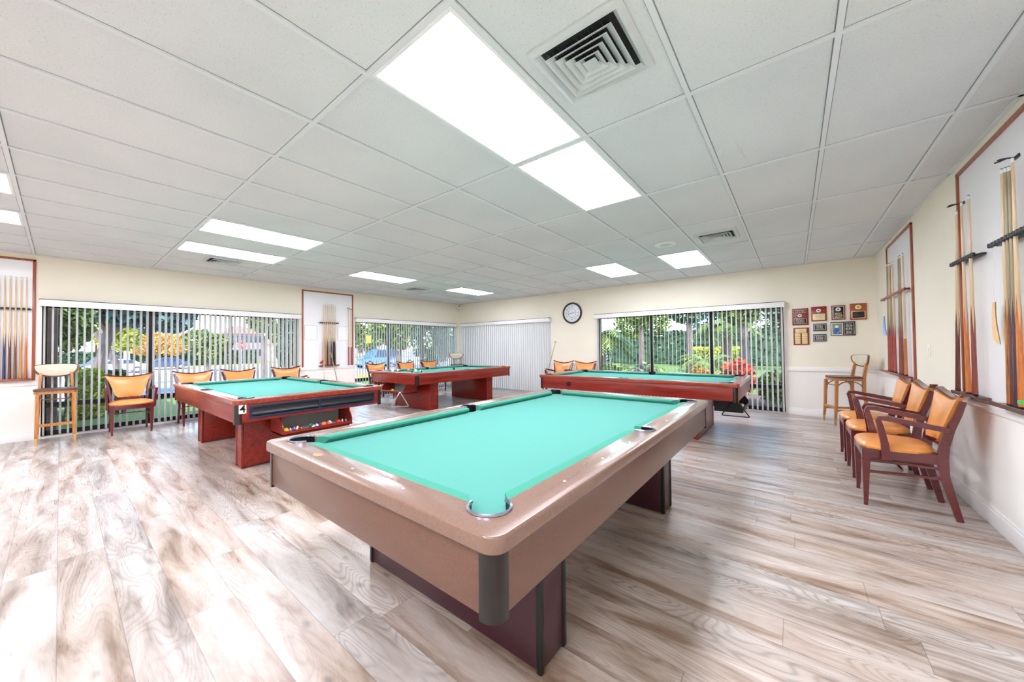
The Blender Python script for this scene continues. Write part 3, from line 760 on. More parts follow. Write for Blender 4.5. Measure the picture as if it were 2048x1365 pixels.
# ------------------------------------------------------------------ armchairs
def armchair(loc, rz, label, group):
    root = empty('armchair', loc, rz, label, 'armchair', group)
    # seat cushion: rounded, domed
    b = bmesh.new(); N = 14; Mr = 12
    def seat_outline(t):  # rounded trapezoid
        a = 2*pi*t; c_, s_ = cos(a), sin(a); n = 3.6
        x = abs(c_)**(2/n)*(1 if c_ > 0 else -1); y = abs(s_)**(2/n)*(1 if s_ > 0 else -1)
        wdt = .245 if x > 0 else .245-.035*(-x)
        return (.04+x*.205, y*wdt)
    K = 40; rings = [(.0, .062), (.35, .060), (.65, .055), (.85, .047), (.96, .034), (1.0, .018), (.985, .0)]
    vs = []; fs = []
    for f, z in rings[1:]:
        for k in range(K): ox, oy = seat_outline(k/K); vs.append((.04+(ox-.04)*f, oy*f, .44+z))
    top = len(vs); vs.append((.04, 0, .44+.062))
    R_ = len(rings)-1
    for i in range(R_-1):
        for k in range(K): fs.append((i*K+k, i*K+(k+1) % K, (i+1)*K+(k+1) % K, (i+1)*K+k))
    for k in range(K): fs.append((top, k, (k+1) % K))
    fs.append(tuple((R_-1)*K+k for k in range(K)))
    MB().raw(vs, fs).build('seat', leather, root)
    b.free()
    # seat frame
    fr = MB(); fr.box(.205, .232, -.225, .225, .372, .445, .004); fr.box(-.165, -.14, -.19, .19, .38, .445, .004)
    for sy in (1, -1):
        fr.strip([(.228, sy*.232, .4085), (-.16, sy*.20, .4125)], .068, .022)
    fr.build('seat_frame', chair_wood, root)
    # back: trapezoid pad with flared, dipped top; leaning
    def bx_(z): return -.178-(z-.5)*.235     # plane of the back
    nu, nv = 16, 12
    def padpt(u, v, off):      # u -1..1 , v 0..1
        z = .528+v*.315; hw = .150+.085*v+.022*v**3
        if v > .8: hw += .012*((v-.8)/.2)**2
        if v < .12: hw -= .03*(1-v/.12)**2
        z += v*(.026*abs(u)**2.2-.016*(1-abs(u)))
        curve = -.03*(1-u*u)
        return (bx_(z)+off+curve+.012, u*hw, z)
    def sheet(off_fn):
        return [padpt(-1+2*i/nu, j/nv, off_fn(-1+2*i/nu, j/nv)) for j in range(nv+1) for i in range(nu+1)]
    front = sheet(lambda u, v: .014+.026*(1-abs(u)**4)*(1-abs(2*v-1)**4)); back = sheet(lambda u, v: -.014)
    n = len(front); fs = []
    idx = lambda i, j: j*(nu+1)+i
    for j in range(nv):
        for i in range(nu):
            fs.append((idx(i, j), idx(i+1, j), idx(i+1, j+1), idx(i, j+1))); fs.append((n+idx(i, j), n+idx(i, j+1), n+idx(i+1, j+1), n+idx(i+1, j)))
    for i in range(nu): fs.append((idx(i, 0), n+idx(i, 0), n+idx(i+1, 0), idx(i+1, 0))); fs.append((idx(i, nv), idx(i+1, nv), n+idx(i+1, nv), n+idx(i, nv)))
    for j in range(nv): fs.append((idx(0, j), idx(0, j+1), n+idx(0, j+1), n+idx(0, j))); fs.append((idx(nu, j), n+idx(nu, j), n+idx(nu, j+1), idx(nu, j+1)))
    MB().raw(front+back, fs).build('backrest', leather, root)
    # crest rail with wing tips
    cr = MB()
    pts = []
    for i in range(-8, 9):
        u = i/8*1.03; x, y, z = padpt(max(-1, min(1, u)), 1, -.004); y = u*.272
        pts.append((x-.012, y, z+.010+(.010*abs(u)**3)))
    cr.strip(pts, .042, .020, up=(0, 0, 1)); cr.build('crest_rail', chair_wood, root)
    lr = MB().strip([(bx_(.5)-.012-.02*(1-(i/4)**2), i/4*.165, .502) for i in range(-4, 5)], .02, .035, up=(0, 0, 1))
    lr.build('lower_rail', chair_wood, root)
    bt = MB()
    for y in (-.10, -.035, .035, .10): bt.box(bx_(.5)-.03, bx_(.5)-.012, y-.009, y+.009, .515, .545, .002)
    bt.build('back_spindle', chair_wood, root)
    for sy in (1, -1):
        # rear leg + stile in one sweep
        MB().strip([(-.245, sy*.205, 0), (-.215, sy*.203, .14), (-.182, sy*.20, .30), (-.176, sy*.20, .42), (-.185, sy*.203, .52), (-.212, sy*.218, .64), (-.245, sy*.242, .76), (-.262, sy*.262, .842)],
                   [.034, .04, .048, .055, .05, .042, .036, .030], .026).build('rear_leg', chair_wood, root)
        fl = MB().strip([(.219, sy*.208, 0), (.216, sy*.210, .05), (.212, sy*.212, .30), (.211, sy*.212, .352)], [.022, .026, .042, .046], [.022, .026, .040, .044])
        fl.strip([(.211, sy*.212, .360), (.211, sy*.212, .44)], .044, .042)
        fl.strip([(.211, sy*.212, .35), (.211, sy*.212, .361)], .036, .036)
        fl.build('front_leg', chair_wood, root)
        # arm: front post rising from the seat side, then sweeping back
        am = MB().strip([(.105, sy*.255, .375), (.115, sy*.262, .50), (.135, sy*.270, .62), (.146, sy*.273, .668), (.138, sy*.273, .690), (.10, sy*.272, .690), (-.05, sy*.262, .662), (-.20, sy*.240, .634)],
                        [.052, .044, .036, .034, .032, .034, .038, .036], [.026, .026, .030, .034, .036, .038, .036, .028])
        am.build('arm', chair_wood, root)
        ss_ = MB().strip([(.205, sy*.205, .345), (.0, sy*.20, .352), (-.178, sy*.196, .346)], .018, .014)
        ss_.strip([(.207, sy*.205, .262), (0, sy*.20, .272), (-.180, sy*.196, .278)], .018, .014)
        ss_.build('side_stretcher', chair_wood, root)
    MB().strip([(.02, -.20, .300), (.02, 0, .300), (.02, .20, .300)], .014, .014, up=(0, 0, 1)).build('cross_stretcher', chair_wood, root)
    return root
GA = 'tan leather armchairs along the walls'
AC = armchair((.625, 4.165, 0), pi, 'tan leather armchair against the right wall, nearest the camera', GA)
for (x, y, rz, lb) in [(.630, 4.90, pi, 'middle tan armchair of the three against the right wall'),
                       (.625, 5.50, pi, 'tan armchair farthest from the camera of the three against the right wall'),
                       (-7.985, .70, 0, 'tan armchair by the left window between the bar stool and the numbered table'),
                       (-7.985, 1.50, 0, 'tan armchair behind the numbered table, its leftmost back'),
                       (-7.985, 2.17, 0, 'tan armchair behind the numbered table, the middle back of three'),
                       (-7.985, 3.00, 0, 'tan armchair behind the numbered table, nearest the middle cue board'),
                       (-7.985, 5.08, 0, 'tan armchair left of three behind the far left table'),
                       (-7.985, 6.00, 0, 'tan armchair middle of three behind the far left table'),
                       (-7.985, 6.80, 0, 'tan armchair nearest the room corner behind the far left table'),
                       (-4.48, 7.72, -pi/2, 'tan armchair by the closed blind, left of the pair under the clock'),
                       (-3.88, 7.72, -pi/2, 'tan armchair on the right of the pair under the clock')]:
    dup(AC, (x, y, 0), rz, lb)

# ------------------------------------------------------------------ bar stools
def bar_stool(loc, rz, label):
    root = empty('bar_stool', loc, rz, label, 'bar stool', 'wooden bar stools with cream backs')
    poly = [(x*.19+.0, y*(.195 if x > 0 else .195-.02*-x)) for x, y in [(cos(t)**1 if 0 else (abs(cos(t))**.5*(1 if cos(t) > 0 else -1)), (abs(sin(t))**.5*(1 if sin(t) > 0 else -1))) for t in [2*pi*i/36 for i in range(36)]]]
    MB().prism(poly, .675, .712).build('seat_frame', stool_wood, root)
    MB().prism([(x*1.03, y*1.03) for x, y in poly], .712, .738).build('seat', stool_brown, root)
    for sy in (1, -1):
        MB().strip([(.195, sy*.168, .09), (.182, sy*.163, .25), (.165, sy*.158, .675)], [.026, .034, .036], [.026, .032, .034]).build('front_leg', stool_wood, root)
        MB().strip([(.198, sy*.169, .0), (.195, sy*.168, .095)], [.018, .028], [.018, .028]).build('brass_foot', brass, root)
        MB().strip([(-.215, sy*.165, .09), (-.195, sy*.16, .25), (-.165, sy*.152, .52), (-.168, sy*.150, .72), (-.20, sy*.142, .90), (-.222, sy*.138, .98)], [.026, .034, .040, .040, .032, .028], .028).build('rear_leg', stool_dark if 0 else stool_wood, root)
        MB().strip([(-.222, sy*.166, 0), (-.215, sy*.165, .095)], [.018, .028], [.018, .028]).build('brass_foot', brass, root)
        MB().strip([(.18, sy*.162, .22), (-.19, sy*.158, .22)], .03, .018).build('side_stretcher', stool_wood, root)
        # bentwood arch below the seat
        MB().tube([(.155, sy*.150, .52)]+[(-.0+.155*cos(t), sy*.150, .56+.105*sin(t)) for t in [pi*i/10 for i in range(11)]]+[(-.160, sy*.150, .50)], .007, 8).build('bentwood_brace', stool_dark, root)
    MB().strip([(.185, -.16, .26), (.185, .16, .26)], .036, .022, up=(1, 0, 0)).build('foot_rail', stool_wood, root)
    MB().tube([(.16, -.15, .66)]+[(.150-.0*t, y, .60) for t, y in ((0, -.11), (0, 0), (0, .11))]+[(.16, .15, .66)], .007, 8).build('bentwood_brace', stool_dark, root)
    # half-moon back
    def outline(k, K, sc=1.0):
        t = 2*pi*k/K; c_, s_ = cos(t), sin(t)
        y = .205*abs(c_)**.8*(1 if c_ > 0 else -1)*sc
        z = (.038 if s_ > 0 else .140)*abs(s_)**(.55 if s_ > 0 else 1.0)*(1 if s_ > 0 else -1)*sc
        return y, z
    K = 44; zc = 1.035
    def bp(y, z, off): return (-.200-(z)*.10-.045*(1-(y/.205)**2)*1.0+off, y, zc+z)
    vs = []; fs = []
    for sc, of in ((.4, .024), (.75, .022), (.93, .014), (.96, .0)):
        for k in range(K): y, z = outline(k, K, sc); vs.append(bp(y, z, of))
    vs.append(bp(0, -.02, .025)); c0 = len(vs)-1
    for i in range(3):
        for k in range(K): fs.append((i*K+k, i*K+(k+1) % K, (i+1)*K+(k+1) % K, (i+1)*K+k))
    for k in range(K): fs.append((c0, k, (k+1) % K))
    MB().raw(vs, fs).build('back_pad', cream_vinyl, root)
    fr = MB(); vs = []
    prof = [(1.0, .010), (1.06, .006), (1.06, -.012), (1.0, -.018), (.5, -.02)]
    vs = [bp(*outline(k, K, .94), .012) for k in range(K)]
    for sc, of in prof: vs += [bp(*outline(k, K, sc), of) for k in range(K)]
    vs.append(bp(0, -.02, -.02)); fs = []
    for i in range(len(prof)):
        for k in range(K): fs.append((i*K+k, i*K+(k+1) % K, (i+1)*K+(k+1) % K, (i+1)*K+k))
    L_ = len(prof)
    for k in range(K): fs.append((L_*K+k, L_*K+(k+1) % K, len(vs)-1))
    fr.raw(vs, fs).build('back_shell', stool_dark, root)
    return root
BS = bar_stool((-8.01, -.03, 0), 0, 'wooden bar stool with cream half-moon back beside the left cue board')
dup(BS, (.60, 7.76, 0), pi+radians(20), 'wooden bar stool under the award plaques in the right corner')
dup(BS, (-7.93, 7.62, 0), radians(-40), 'wooden bar stool in the far left corner before the closed blind')

# ------------------------------------------------------------------ cue boards, racks, cues
def framed_board(ax, P, sg, a, b_, label, z0=.845, z1=2.572, fm=frame_red, seams=True):
    """board on a wall: ax wall axis, P wall plane, sg into the room"""
    root = empty('display_board', (P, (a+b_)/2, z0), 0, label, 'board', 'white cue boards in red-brown frames')
    h = z1-z0; L_ = (b_-a)/2; fw = .030
    def bx(m_, s0, s1, q0, q1, d0, d1, bev=0):
        lo, hi = sorted((sg*d0, sg*d1)); m_.box(lo, hi, s0, s1, q0, q1, bev)
    p = MB(); bx(p, -L_+.01, L_-.01, .0, h-.01, .0005, .006); p.build('panel', board, root)
    f = MB(); bx(f, -L_, -L_+fw, 0, h, .0008, .018, .003); bx(f, L_-fw, L_, 0, h, .0008, .018, .003); bx(f, -L_, L_, h-fw, h, .0008, .018, .003)
    f.build('frame', fm, root)
    return root
framed_board('y', XL, 1, -1.55, -.225, 'white cue board at the left edge of the photo, red-brown frame')
framed_board('y', XL, 1, 3.37, 4.56, 'white cue board between the two left-wall windows')
framed_board('y', XR, -1, 5.89, 7.24, 'narrow-looking white cue board near the far end of the right wall')
framed_board('y', XR, -1, 2.05, 4.46, 'large white cue board running off the right edge of the photo')

def cue_rack(P, sg, yc, slots, sp, m1, m2, label, slim=False):
    root = empty('cue_rack', (P, yc, 0), 0, label, 'cue rack', 'wall cue racks')
    L_ = slots*sp/2+.02
    t = MB(); lo, hi = sorted((sg*.0065, sg*.058))
    if slim: t.box(*sorted((sg*.05, sg*.066)), -L_, L_, 1.838, 1.868, .003); t.box(*sorted((sg*.0185, sg*.06)), -L_, -L_+.012, 1.842, 1.864, .002); t.box(*sorted((sg*.0185, sg*.06)), L_-.012, L_, 1.842, 1.864, .002)
    else: t.box(*sorted((sg*.0065, sg*.035)), -L_, L_, 1.846, 1.860, .003)
    o = t.build('holder_rail', m1, root)
    for i in range(slots+1):
        y = -L_+.02+sp*i
        if slim: continue
        c = MB().lathe([(.010, -.014), (.013, -.010), (.013, .010), (.010, .014)], 12, (sg*.062, y, 1.853))
        c.box(*sorted((sg*.03, sg*.06)), y-.004, y+.004, 1.848, 1.858)
        c.build('clip_finger', m1, o)
    d0 = .0185 if slim else .0065
    bm_ = MB().box(*sorted((sg*d0, sg*.085)), -L_-.002, L_+.002, .853, .871, .004)
    bm_.box(*sorted((sg*.074, sg*.085)), -L_-.002, L_+.002, .866, .880, .003)
    bm_.build('butt_tray', m2, root)
    return root
cue_rack(XL, 1, -.5955, 14, .045, black_plastic, frame_red, 'black-clip cue rack on the board at the left edge')
cue_rack(XL, 1, 3.955, 9, .045, black_plastic, mahog, 'cue rack on the white board between the left windows')
cue_rack(XR, -1, 6.66, 25, .055, mahog, mahog, 'red wooden cue rack on the narrow board of the right wall', slim=True)
cue_rack(XR, -1, 4.19, 9, .046, black_plastic, stool_brown, 'black-clip cue rack on the right wall, left one of the pair')
cue_rack(XR, -1, 3.46, 10, .046, black_plastic, stool_brown, 'black-clip cue rack cut by the right edge of the photo')

cue_cache = {}
def cue(bot, top, butt, label, group, shaft=maple, R=.0148, plain=False, name='pool_cue'):
    bot, top = Vector(bot), Vector(top); L_ = (top-bot).length
    key = (butt, shaft.name, round(L_, 2), R, plain)
    root = empty(name, bot, 0, label, 'cue', group)
    root.rotation_mode = 'QUATERNION'; root.rotation_quaternion = Vector((0, 0, 1)).rotation_difference((top-bot).normalized())
    if key not in cue_cache:
        rad = lambda z: R+(.0062-R)*(z/L_)**.85
        zb = .30*L_
        s = MB().lathe([(rad(z)-.0002, z) for z in [zb-.01+(L_-.03-zb+.01)*i/8 for i in range(9)]], 14).me('shaft', shaft)
        n = 16; vs = []; fs = []
        zs = [.012, .05, zb*.5, zb]
        for z in zs: vs += [(rad(z)*cos(2*pi*k/n), rad(z)*sin(2*pi*k/n), z) for k in range(n)]
        ztop = [zb+(0 if plain else .155*L_*(1-abs((k % 4)-2)/2)) for k in range(n)]
        vs += [((rad(ztop[k])+.0004)*cos(2*pi*k/n), (rad(ztop[k])+.0004)*sin(2*pi*k/n), ztop[k]+.001) for k in range(n)]
        for i in range(len(zs)):
            for k in range(n): fs.append((i*n+k, i*n+(k+1) % n, (i+1)*n+(k+1) % n, (i+1)*n+k))
        fs.append(tuple(range(n-1, -1, -1)))
        b_ = MB().raw(vs, fs).me('butt', BUTT[butt])
        f = MB().lathe([(.0063, L_-.031), (.0061, L_-.008)], 12, m=white_ferrule).lathe([(.0061, L_-.008), (.0058, L_-.002), (.003, L_)], 12, m=blue_tip).me('tip')
        u = MB().lathe([(R-.001, 0), (R, .003), (R, .013)], 14).me('bumper', rubber)
        cue_cache[key] = (s, b_, f, u)
    for nme, me in zip(('shaft', 'butt', 'tip', 'bumper'), cue_cache[key]):
        o = bpy.data.objects.new(nme, me); COL.objects.link(o); o.parent = root
    return root
CB = .8725
# board at the left edge
names = [('orange', 'rightmost'), ('pale brown', 'second from the right'), ('mottled brown', 'third from the right'), ('dark burl', 'fourth from the right'), ('navy blue', 'fifth from the right'), ('orange', 'sixth from the right'), ('reddish brown', 'seventh from the right'), ('black', 'eighth from the right')]
for i, (bt, pos) in enumerate(names):
    y = -.303-.045*i
    cue((XL+.052, y, CB), (XL+.054, y-.002, 2.30-.004*(i % 3)), bt, 'cue with %s butt, %s on the left-edge board' % (bt, pos), 'cues on the left-edge board')
# board between the left windows
spec = [('reddish brown', 'leftmost'), ('pale brown', 'second from left'), ('black', 'third from left'), ('pale brown', 'fourth from left'), ('navy blue', 'fifth from left'), ('mottled brown', 'sixth from left'), ('reddish brown', 'rightmost')]
for i, (bt, pos) in enumerate(spec):
    y = 3.82+.045*i
    cue((XL+.052, y, CB), (XL+.054, y, 2.28+.006*(i % 3)), bt, 'cue with %s butt, %s in the rack between the left windows' % (bt, pos), 'cues in the rack between the left windows')
cs_ = MB().lathe([(.022, 0), (.024, .02), (.024, .50), (.020, .53)], 16).build('cue_case', black_plastic); cs_.location = (XL+.095, 4.05, .90)
cs_.location = (XL+.115, 4.035, .0); cs_.location.z = .882
tag(cs_, 'short black tube standing among the cues between the left windows', 'cue case')
cue((-7.95, 3.66, .004), (XL+.10, 3.80, 1.45), 'pale brown', 'pale cue leaning on the wall below the middle cue board, left one', 'cues leaning on the left wall')
cue((-7.90, 4.03, .004), (XL+.10, 3.90, 1.45), 'pale brown', 'pale cue leaning crosswise below the middle cue board, right one', 'cues leaning on the left wall', shaft=dull_maple)
# right wall, narrow board: seven cues
XCU = XR-.066
for i, (yb, yt, zt, bt, sh, lb, pl_) in enumerate([(6.86, 6.86, 2.315, 'red', dull_maple, 'red-butted cue at the far end of the narrow board', False), (6.78, 6.74, 2.30, 'red', maple, 'second cue from the far end of the narrow board', False), (6.66, 6.65, 2.292, 'red', dull_maple, 'third cue from the far end of the narrow board', False), (6.49, 6.52, 2.287, 'red', maple, 'fourth cue from the far end, last of the red-butted group', False),
                                 (6.22, 6.20, 2.288, 'reddish brown', dull_maple, 'cue left of the two nearest on the narrow board', False), (6.12, 6.12, 2.295, 'reddish brown', dull_maple, 'second nearest cue on the narrow board', False), (5.96, 5.97, 2.283, 'orange', maple, 'nearest cue on the narrow board, plain orange butt', True)]):
    cue((XR-.046, yb*1.022, CB), (XR-.038, yt*1.027, zt), bt, lb, 'cues on the narrow right-wall board', shaft=sh, plain=pl_)
XCU = XR-.066
for (pb, pt, bt, sh, lb) in [((4.40, .8725), (4.297, 2.25), 'dark burl', maple, 'dark burl cue, left one in the left rack of the large board'), ((4.18, .8725), (4.194, 2.285), 'orange', maple, 'orange-butted cue in the middle of three in the left rack of the large board'), ((4.06, .8725), (4.0485, 2.29), 'reddish brown', maple, 'reddish brown cue, right one in the left rack of the large board'),
                        ((3.529, .8725), (3.529, 2.28), 'zebra-striped orange', maple, 'zebra-striped orange cue at the left of the rack by the right edge'), ((3.483, .8725), (3.483, 2.27), 'dark burl', dull_maple, 'dark cue second from left in the rack by the right edge'),
                        ((3.437, .8725), (3.437, 2.26), 'purple black', dull_maple, 'purple-butted cue third from left in the rack by the right edge'), ((3.391, .8725), (3.391, 2.29), 'orange', maple, 'orange cue with a green sticker in the rack by the right edge')]:
    R = cue((XR-.052, pb[0], pb[1]), (XR-.054, pt[0], pt[1]), bt, lb, 'cues on the large right-wall board', shaft=sh)
green_st = mat('green_sticker', (60, 200, 90), .5)
MB().lathe([(.0153, .03), (.0153, .05)], 14).build('sticker', green_st, R)['label'] = 'green sticker on the butt'
# spring clips above the racks and mechanical bridges
def wall_clip(y, z, label):
    o = MB().tube([(0, 0, 0), (-.035, 0, .004), (-.055, -.018, 0), (-.075, -.02, -.004)], .0045, 8).tube([(0, 0, 0), (-.035, 0, .004), (-.055, .018, 0), (-.075, .02, -.004)], .0045, 8).box(-.006, 0, -.04, .04, -.01, .01, .002).build('wall_clip', black_plastic)
    o.location = (XR-.007, y, z); tag(o, label, 'clip', 'black spring clips on the large board')
wall_clip(4.36, 2.31, 'black spring clip behind the tips of the left rack cues')
wall_clip(3.50, 2.32, 'black spring clip behind the tips of the cues by the right edge')
def bridge_stick(bot, top, label, m=maple, head=(0, 1, 0)):
    bot, top = Vector(bot), Vector(top); L_ = (top-bot).length
    root = empty('bridge_stick', bot, 0, label, 'bridge stick', 'mechanical bridge sticks')
    root.rotation_mode = 'QUATERNION'; root.rotation_quaternion = Vector((0, 0, 1)).rotation_difference((top-bot).normalized())
    MB().lathe([(.013, 0), (.012, L_*.3), (.008, L_)], 12).build('shaft', m, root)
    MB().lathe([(.0145, 0.002), (.0135, L_*.32)], 12).build('butt', BUTT['red'], root)
    h = Vector(head)
    MB().strip([h*-.030+Vector((0, 0, L_-.004)), h*-.018+Vector((0, 0, L_+.016)), h*.018+Vector((0, 0, L_+.016)), h*.030+Vector((0, 0, L_-.004))], .012, .006, up=tuple(h.cross(Vector((0, 0, 1))))).build('bridge_head', black_metal, root)
bridge_stick((XL+.045, 4.425, .853), (XL+.04, 4.425, 2.22), 'red-butted bridge stick at the right side of the middle cue board')
bridge_stick((XL+.045, 4.49, .853), (XL+.04, 4.49, 2.20), 'second bridge stick, closest to the frame of the middle cue board')
bridge_stick((-4.99, YF-.45, .002), (-4.80, YF-.05, 1.36), 'thin grey bridge stick leaning on the far wall beside the closed blind', m=dull_maple, head=(1, 0, 0))
# notices on the middle board
for y0, y1, lb in ((3.43, 3.69, 'blank-looking white notice left of the cues on the middle board'), (4.175, 4.44, 'blank-looking white notice right of the cues on the middle board')):
    root = empty('framed_notice', (XL+.0065, (y0+y1)/2, 1.615), 0, lb, 'notice', 'pale notices on the middle cue board'); h = (y1-y0)/2
    MB().box(0, .004, -h, h, -.16, .16).build('sheet', paper, root)
    f = MB(); f.box(0, .008, -h-.006, -h, -.166, .166).box(0, .008, h, h+.006, -.166, .166).box(0, .008, -h, h, .16, .166).box(0, .008, -h, h, -.166, -.16); f.build('frame', grey_frame, root)
# cord with chalk holder on the middle board
o = MB().tube([(0, 0, 0), (.004, .01, -.12), (0, -.005, -.26), (.003, .0, -.36)], .002, 6).build('cord', white_ferrule); o.location = (XL+.012, 3.74, 1.34)
tag(o, 'thin white cord hanging left of the cues on the middle board', 'cord')
o = MB().box(-.012, .012, -.055, .055, -.02, .02, .005).build('chalk_holder', mat('holder_red', (190, 60, 50), .5)); o.location = (XL+.022, 3.80, .96); o.rotation_euler = (radians(38), 0, 0)
tag(o, 'small red chalk holder at the end of the white cord', 'chalk holder')
# hanging cloths
def cloth_drape(name, loc, w_, h_, m, label, fold, taper):
    nu, nv = 14, 18; vs = []
    for j in range(nv+1):
        v = j/nv
        for i in range(nu+1):
            u = -1+2*i/nu; wd = w_*(taper+(1-taper)*v)
            vs.append((fold*sin(u*7+v*1.5)*(.3+.7*v), u*wd/2+.012*sin(v*4), -v*h_*(1-.15*(u*.5+.5))))
    fs = [(j*(nu+1)+i, j*(nu+1)+i+1, (j+1)*(nu+1)+i+1, (j+1)*(nu+1)+i) for j in range(nv) for i in range(nu)]
    mb = MB().raw(vs, fs); n = len(vs)
    mb.raw([(x-.003, y, z) for x, y, z in vs], [tuple(reversed(f)) for f in fs])
    o = mb.build(name, m); o.location = loc; return tag(o, label, 'cloth')
cloth_drape('cleaning_cloth', (XR-.10, 6.86, 1.60), .13, .26, mat('blue_cloth', (164, 194, 232), .9, var=.1, scale=40), 'light blue cloth hanging on the far cues of the right wall', .012, .3)
cloth_drape('chamois', (XR-.045, 3.72, 1.50), .085, .27, mat('chamois_leather', (232, 196, 150), .85, var=.06), 'tan chamois hanging between the two racks of the large board', .006, .5)
o = MB().tube([(0, 0, 0), (0, .004, -.2), (0, 0, -.40)], .0012, 6).build('string', white_ferrule); o.location = (XR-.047, 3.72, 1.905); tag(o, 'thin string the tan chamois hangs from', 'string')

# ------------------------------------------------------------------ clock, plaques, camera, switch
def clock(x, z):
    root = empty('wall_clock', (x, YF, z), 0, 'round black-rimmed wall clock with a white face', 'clock')
    T = Matrix(((1, 0, 0, 0), (0, 0, -1, 0), (0, 1, 0, 0), (0, 0, 0, 1)))
    R_ = .268
    MB().lathe([(R_-.01, .001), (R_, .008), (R_, .028), (R_-.012, .042), (R_-.034, .040), (R_-.046, .019)], 60, T=T, cap=False).build('rim', black_plastic, root)
    MB().lathe([(R_-.044, .020), (.0001, .021)], 60, T=T).build('dial', mat('dial_white', (232, 236, 240), .25, coat=.4), root)
    MB().lathe([(.118, .0215), (.118, .0235), (.104, .0235), (.104, .0215)], 48, T=T, cap=False).build('inner_ring', steel_grey, root)
    tk = MB()
    for i in range(60):
        a = 2*pi*i/60; r1 = .205; r0_ = .196
        tk.strip([T @ Vector((r0_*sin(a), r0_*cos(a), .022)), T @ Vector((r1*sin(a), r1*cos(a), .022))], .003, .001)
    tk.build('minute_marks', black_plastic, root)
    for i in range(1, 13):
        a = 2*pi*i/12
        text_mesh('numeral', str(i), .05, black_plastic, root, T @ Matrix.Translation((.163*sin(a), .163*cos(a), .0222)))
    def hand(a, L_, w_, zz):
        a = radians(a); s = Vector((-sin(a)*.03, -cos(a)*.03, zz)); e = Vector((sin(a)*L_, cos(a)*L_, zz))
        MB().strip([T @ s, T @ e], [w_, w_*.5], .0015).build('hand', black_plastic, root)
    hand(257, .165, .010, .027); hand(78, .085, .012, .025); hand(110, .09, .003, .029)
clock(-4.325, 2.09)
gold = mat('gold_plate', (240, 216, 158), .35, .2, var=.05); pl_black = mat('plaque_black', (18, 18, 22), .3); pl_edge = mat('plaque_silver', (206, 204, 206), .4, .3)
pl_red = wood('plaque_redwood', (96, 18, 12), (178, 50, 28), .3, 'x', .4, 5); pl_orange = wood('plaque_walnut', (140, 58, 22), (196, 98, 44), .3, 'x', .4, 5)
txt_w = mat('engraving_pale', (214, 208, 190), .5); navy_p = mat('plaque_navy', (48, 54, 70), .3)
PS = {}
def plaque(x0, x1, z0, z1, label, back, parts):
    """parts: (name, material, u0,u1,v0,v1) in 0..1 of the plaque; 'disc' and 'lines' handled apart"""
    w_, h_ = x1-x0, z1-z0
    root = empty('award_plaque', ((x0+x1)/2, YF, (z0+z1)/2), 0, label, 'plaque', 'award plaques on the far wall')
    MB().box(-w_/2, w_/2, -.016, 0, -h_/2, h_/2, .003).build('backing', back, root)
    X = lambda u: -w_/2+u*w_; Z = lambda v: -h_/2+v*h_
    for k, pt in enumerate(parts):
        nme, m_ = pt[0], pt[1]; dy = .0165+.0012*k
        if nme == 'emblem':
            T = Matrix(((1, 0, 0, X(pt[2])), (0, 0, -1, -dy), (0, 1, 0, Z(pt[3])), (0, 0, 0, 1)))
            r = pt[4]*w_
            MB().lathe([(r, -.001), (r, .001), (r*.8, .0018), (.0001, .002)], 26, T=T).build('emblem', m_, root)
            MB().lathe([(r*.5, .002), (r*.45, .003), (.0001, .0032)], 16, T=T @ Matrix.Diagonal((1, .6, 1, 1))).build('emblem_relief', pt[5], root)
        elif nme == 'lines':
            mb = MB(); u0, u1, v0, v1, n = pt[2:7]; rnd = random.Random(int(x0*1000)+k)
            for i in range(n):
                v = v1-(v1-v0)*(i+.5)/n; s = rnd.uniform(.0, .12); t = (v1-v0)/n*.22
                a = u0+s*(u1-u0); e = u1-s*(u1-u0)
                while a < e-.02:
                    b2 = min(e, a+rnd.uniform(.05, .16)); mb.box(X(a), X(b2), -dy-.0005, -dy+.0008, Z(v-t), Z(v+t)); a = b2+.025
            mb.build('engraved_lines', m_, root)
        else:
            u0, u1, v0, v1 = pt[2:6]; MB().box(X(u0), X(u1), -dy, -.014, Z(v0), Z(v1), .0008).build(nme, m_, root)
plaque(-.012, .206, 1.578, 1.868, 'red plaque with two black plates, leftmost in the top row', pl_red, [('plate_border', pl_edge, .09, .87, .73, .92), ('plate_border', pl_edge, .10, .88, .08, .41), ('plate', pl_black, .11, .85, .755, .895), ('plate', pl_black, .125, .855, .10, .385), ('emblem', white_ferrule, .47, .57, .13, pl_black), ('lines', txt_w, .18, .8, .77, .88, 2), ('lines', txt_w, .16, .8, .12, .37, 5)])
plaque(.243, .440, 1.635, 1.884, 'red plaque with a blank-looking gold plate, second in the top row', pl_red, [('plate', gold, .09, .90, .07, .50), ('emblem', white_ferrule, .48, .72, .16, pl_black), ('lines', pl_edge, .2, .8, .2, .45, 3)])
plaque(.498, .668, 1.645, 1.884, 'black plaque with round emblem and gold lettering, third in the top row', pl_red, [('plate_border', pl_edge, .10, .92, .06, .94), ('plate', pl_black, .15, .87, .10, .90), ('emblem', white_ferrule, .5, .72, .19, pl_black), ('lines', gold, .2, .82, .12, .5, 4)])
plaque(.722, .918, 1.632, 1.898, 'orange-brown plaque with oval emblem, rightmost in the top row', pl_orange, [('plate_border', gold, .10, .92, .09, .52), ('plate', pl_black, .15, .87, .12, .49), ('emblem', gold, .5, .77, .19, leaf_green), ('lines', navy_p, .2, .82, .15, .45, 4)])
plaque(-.002, .208, 1.232, 1.532, 'perpetual plaque with two columns of small gold plates, bottom left', pl_red, [('plate', gold, .14, .84, .70, .94)]+[('plate', gold, u, u+.35, .06+.105*i, .06+.105*i+.092) for i in range(6) for u in (.10, .55)]+[('lines', txt_w, .2, .75, .74, .9, 2)])
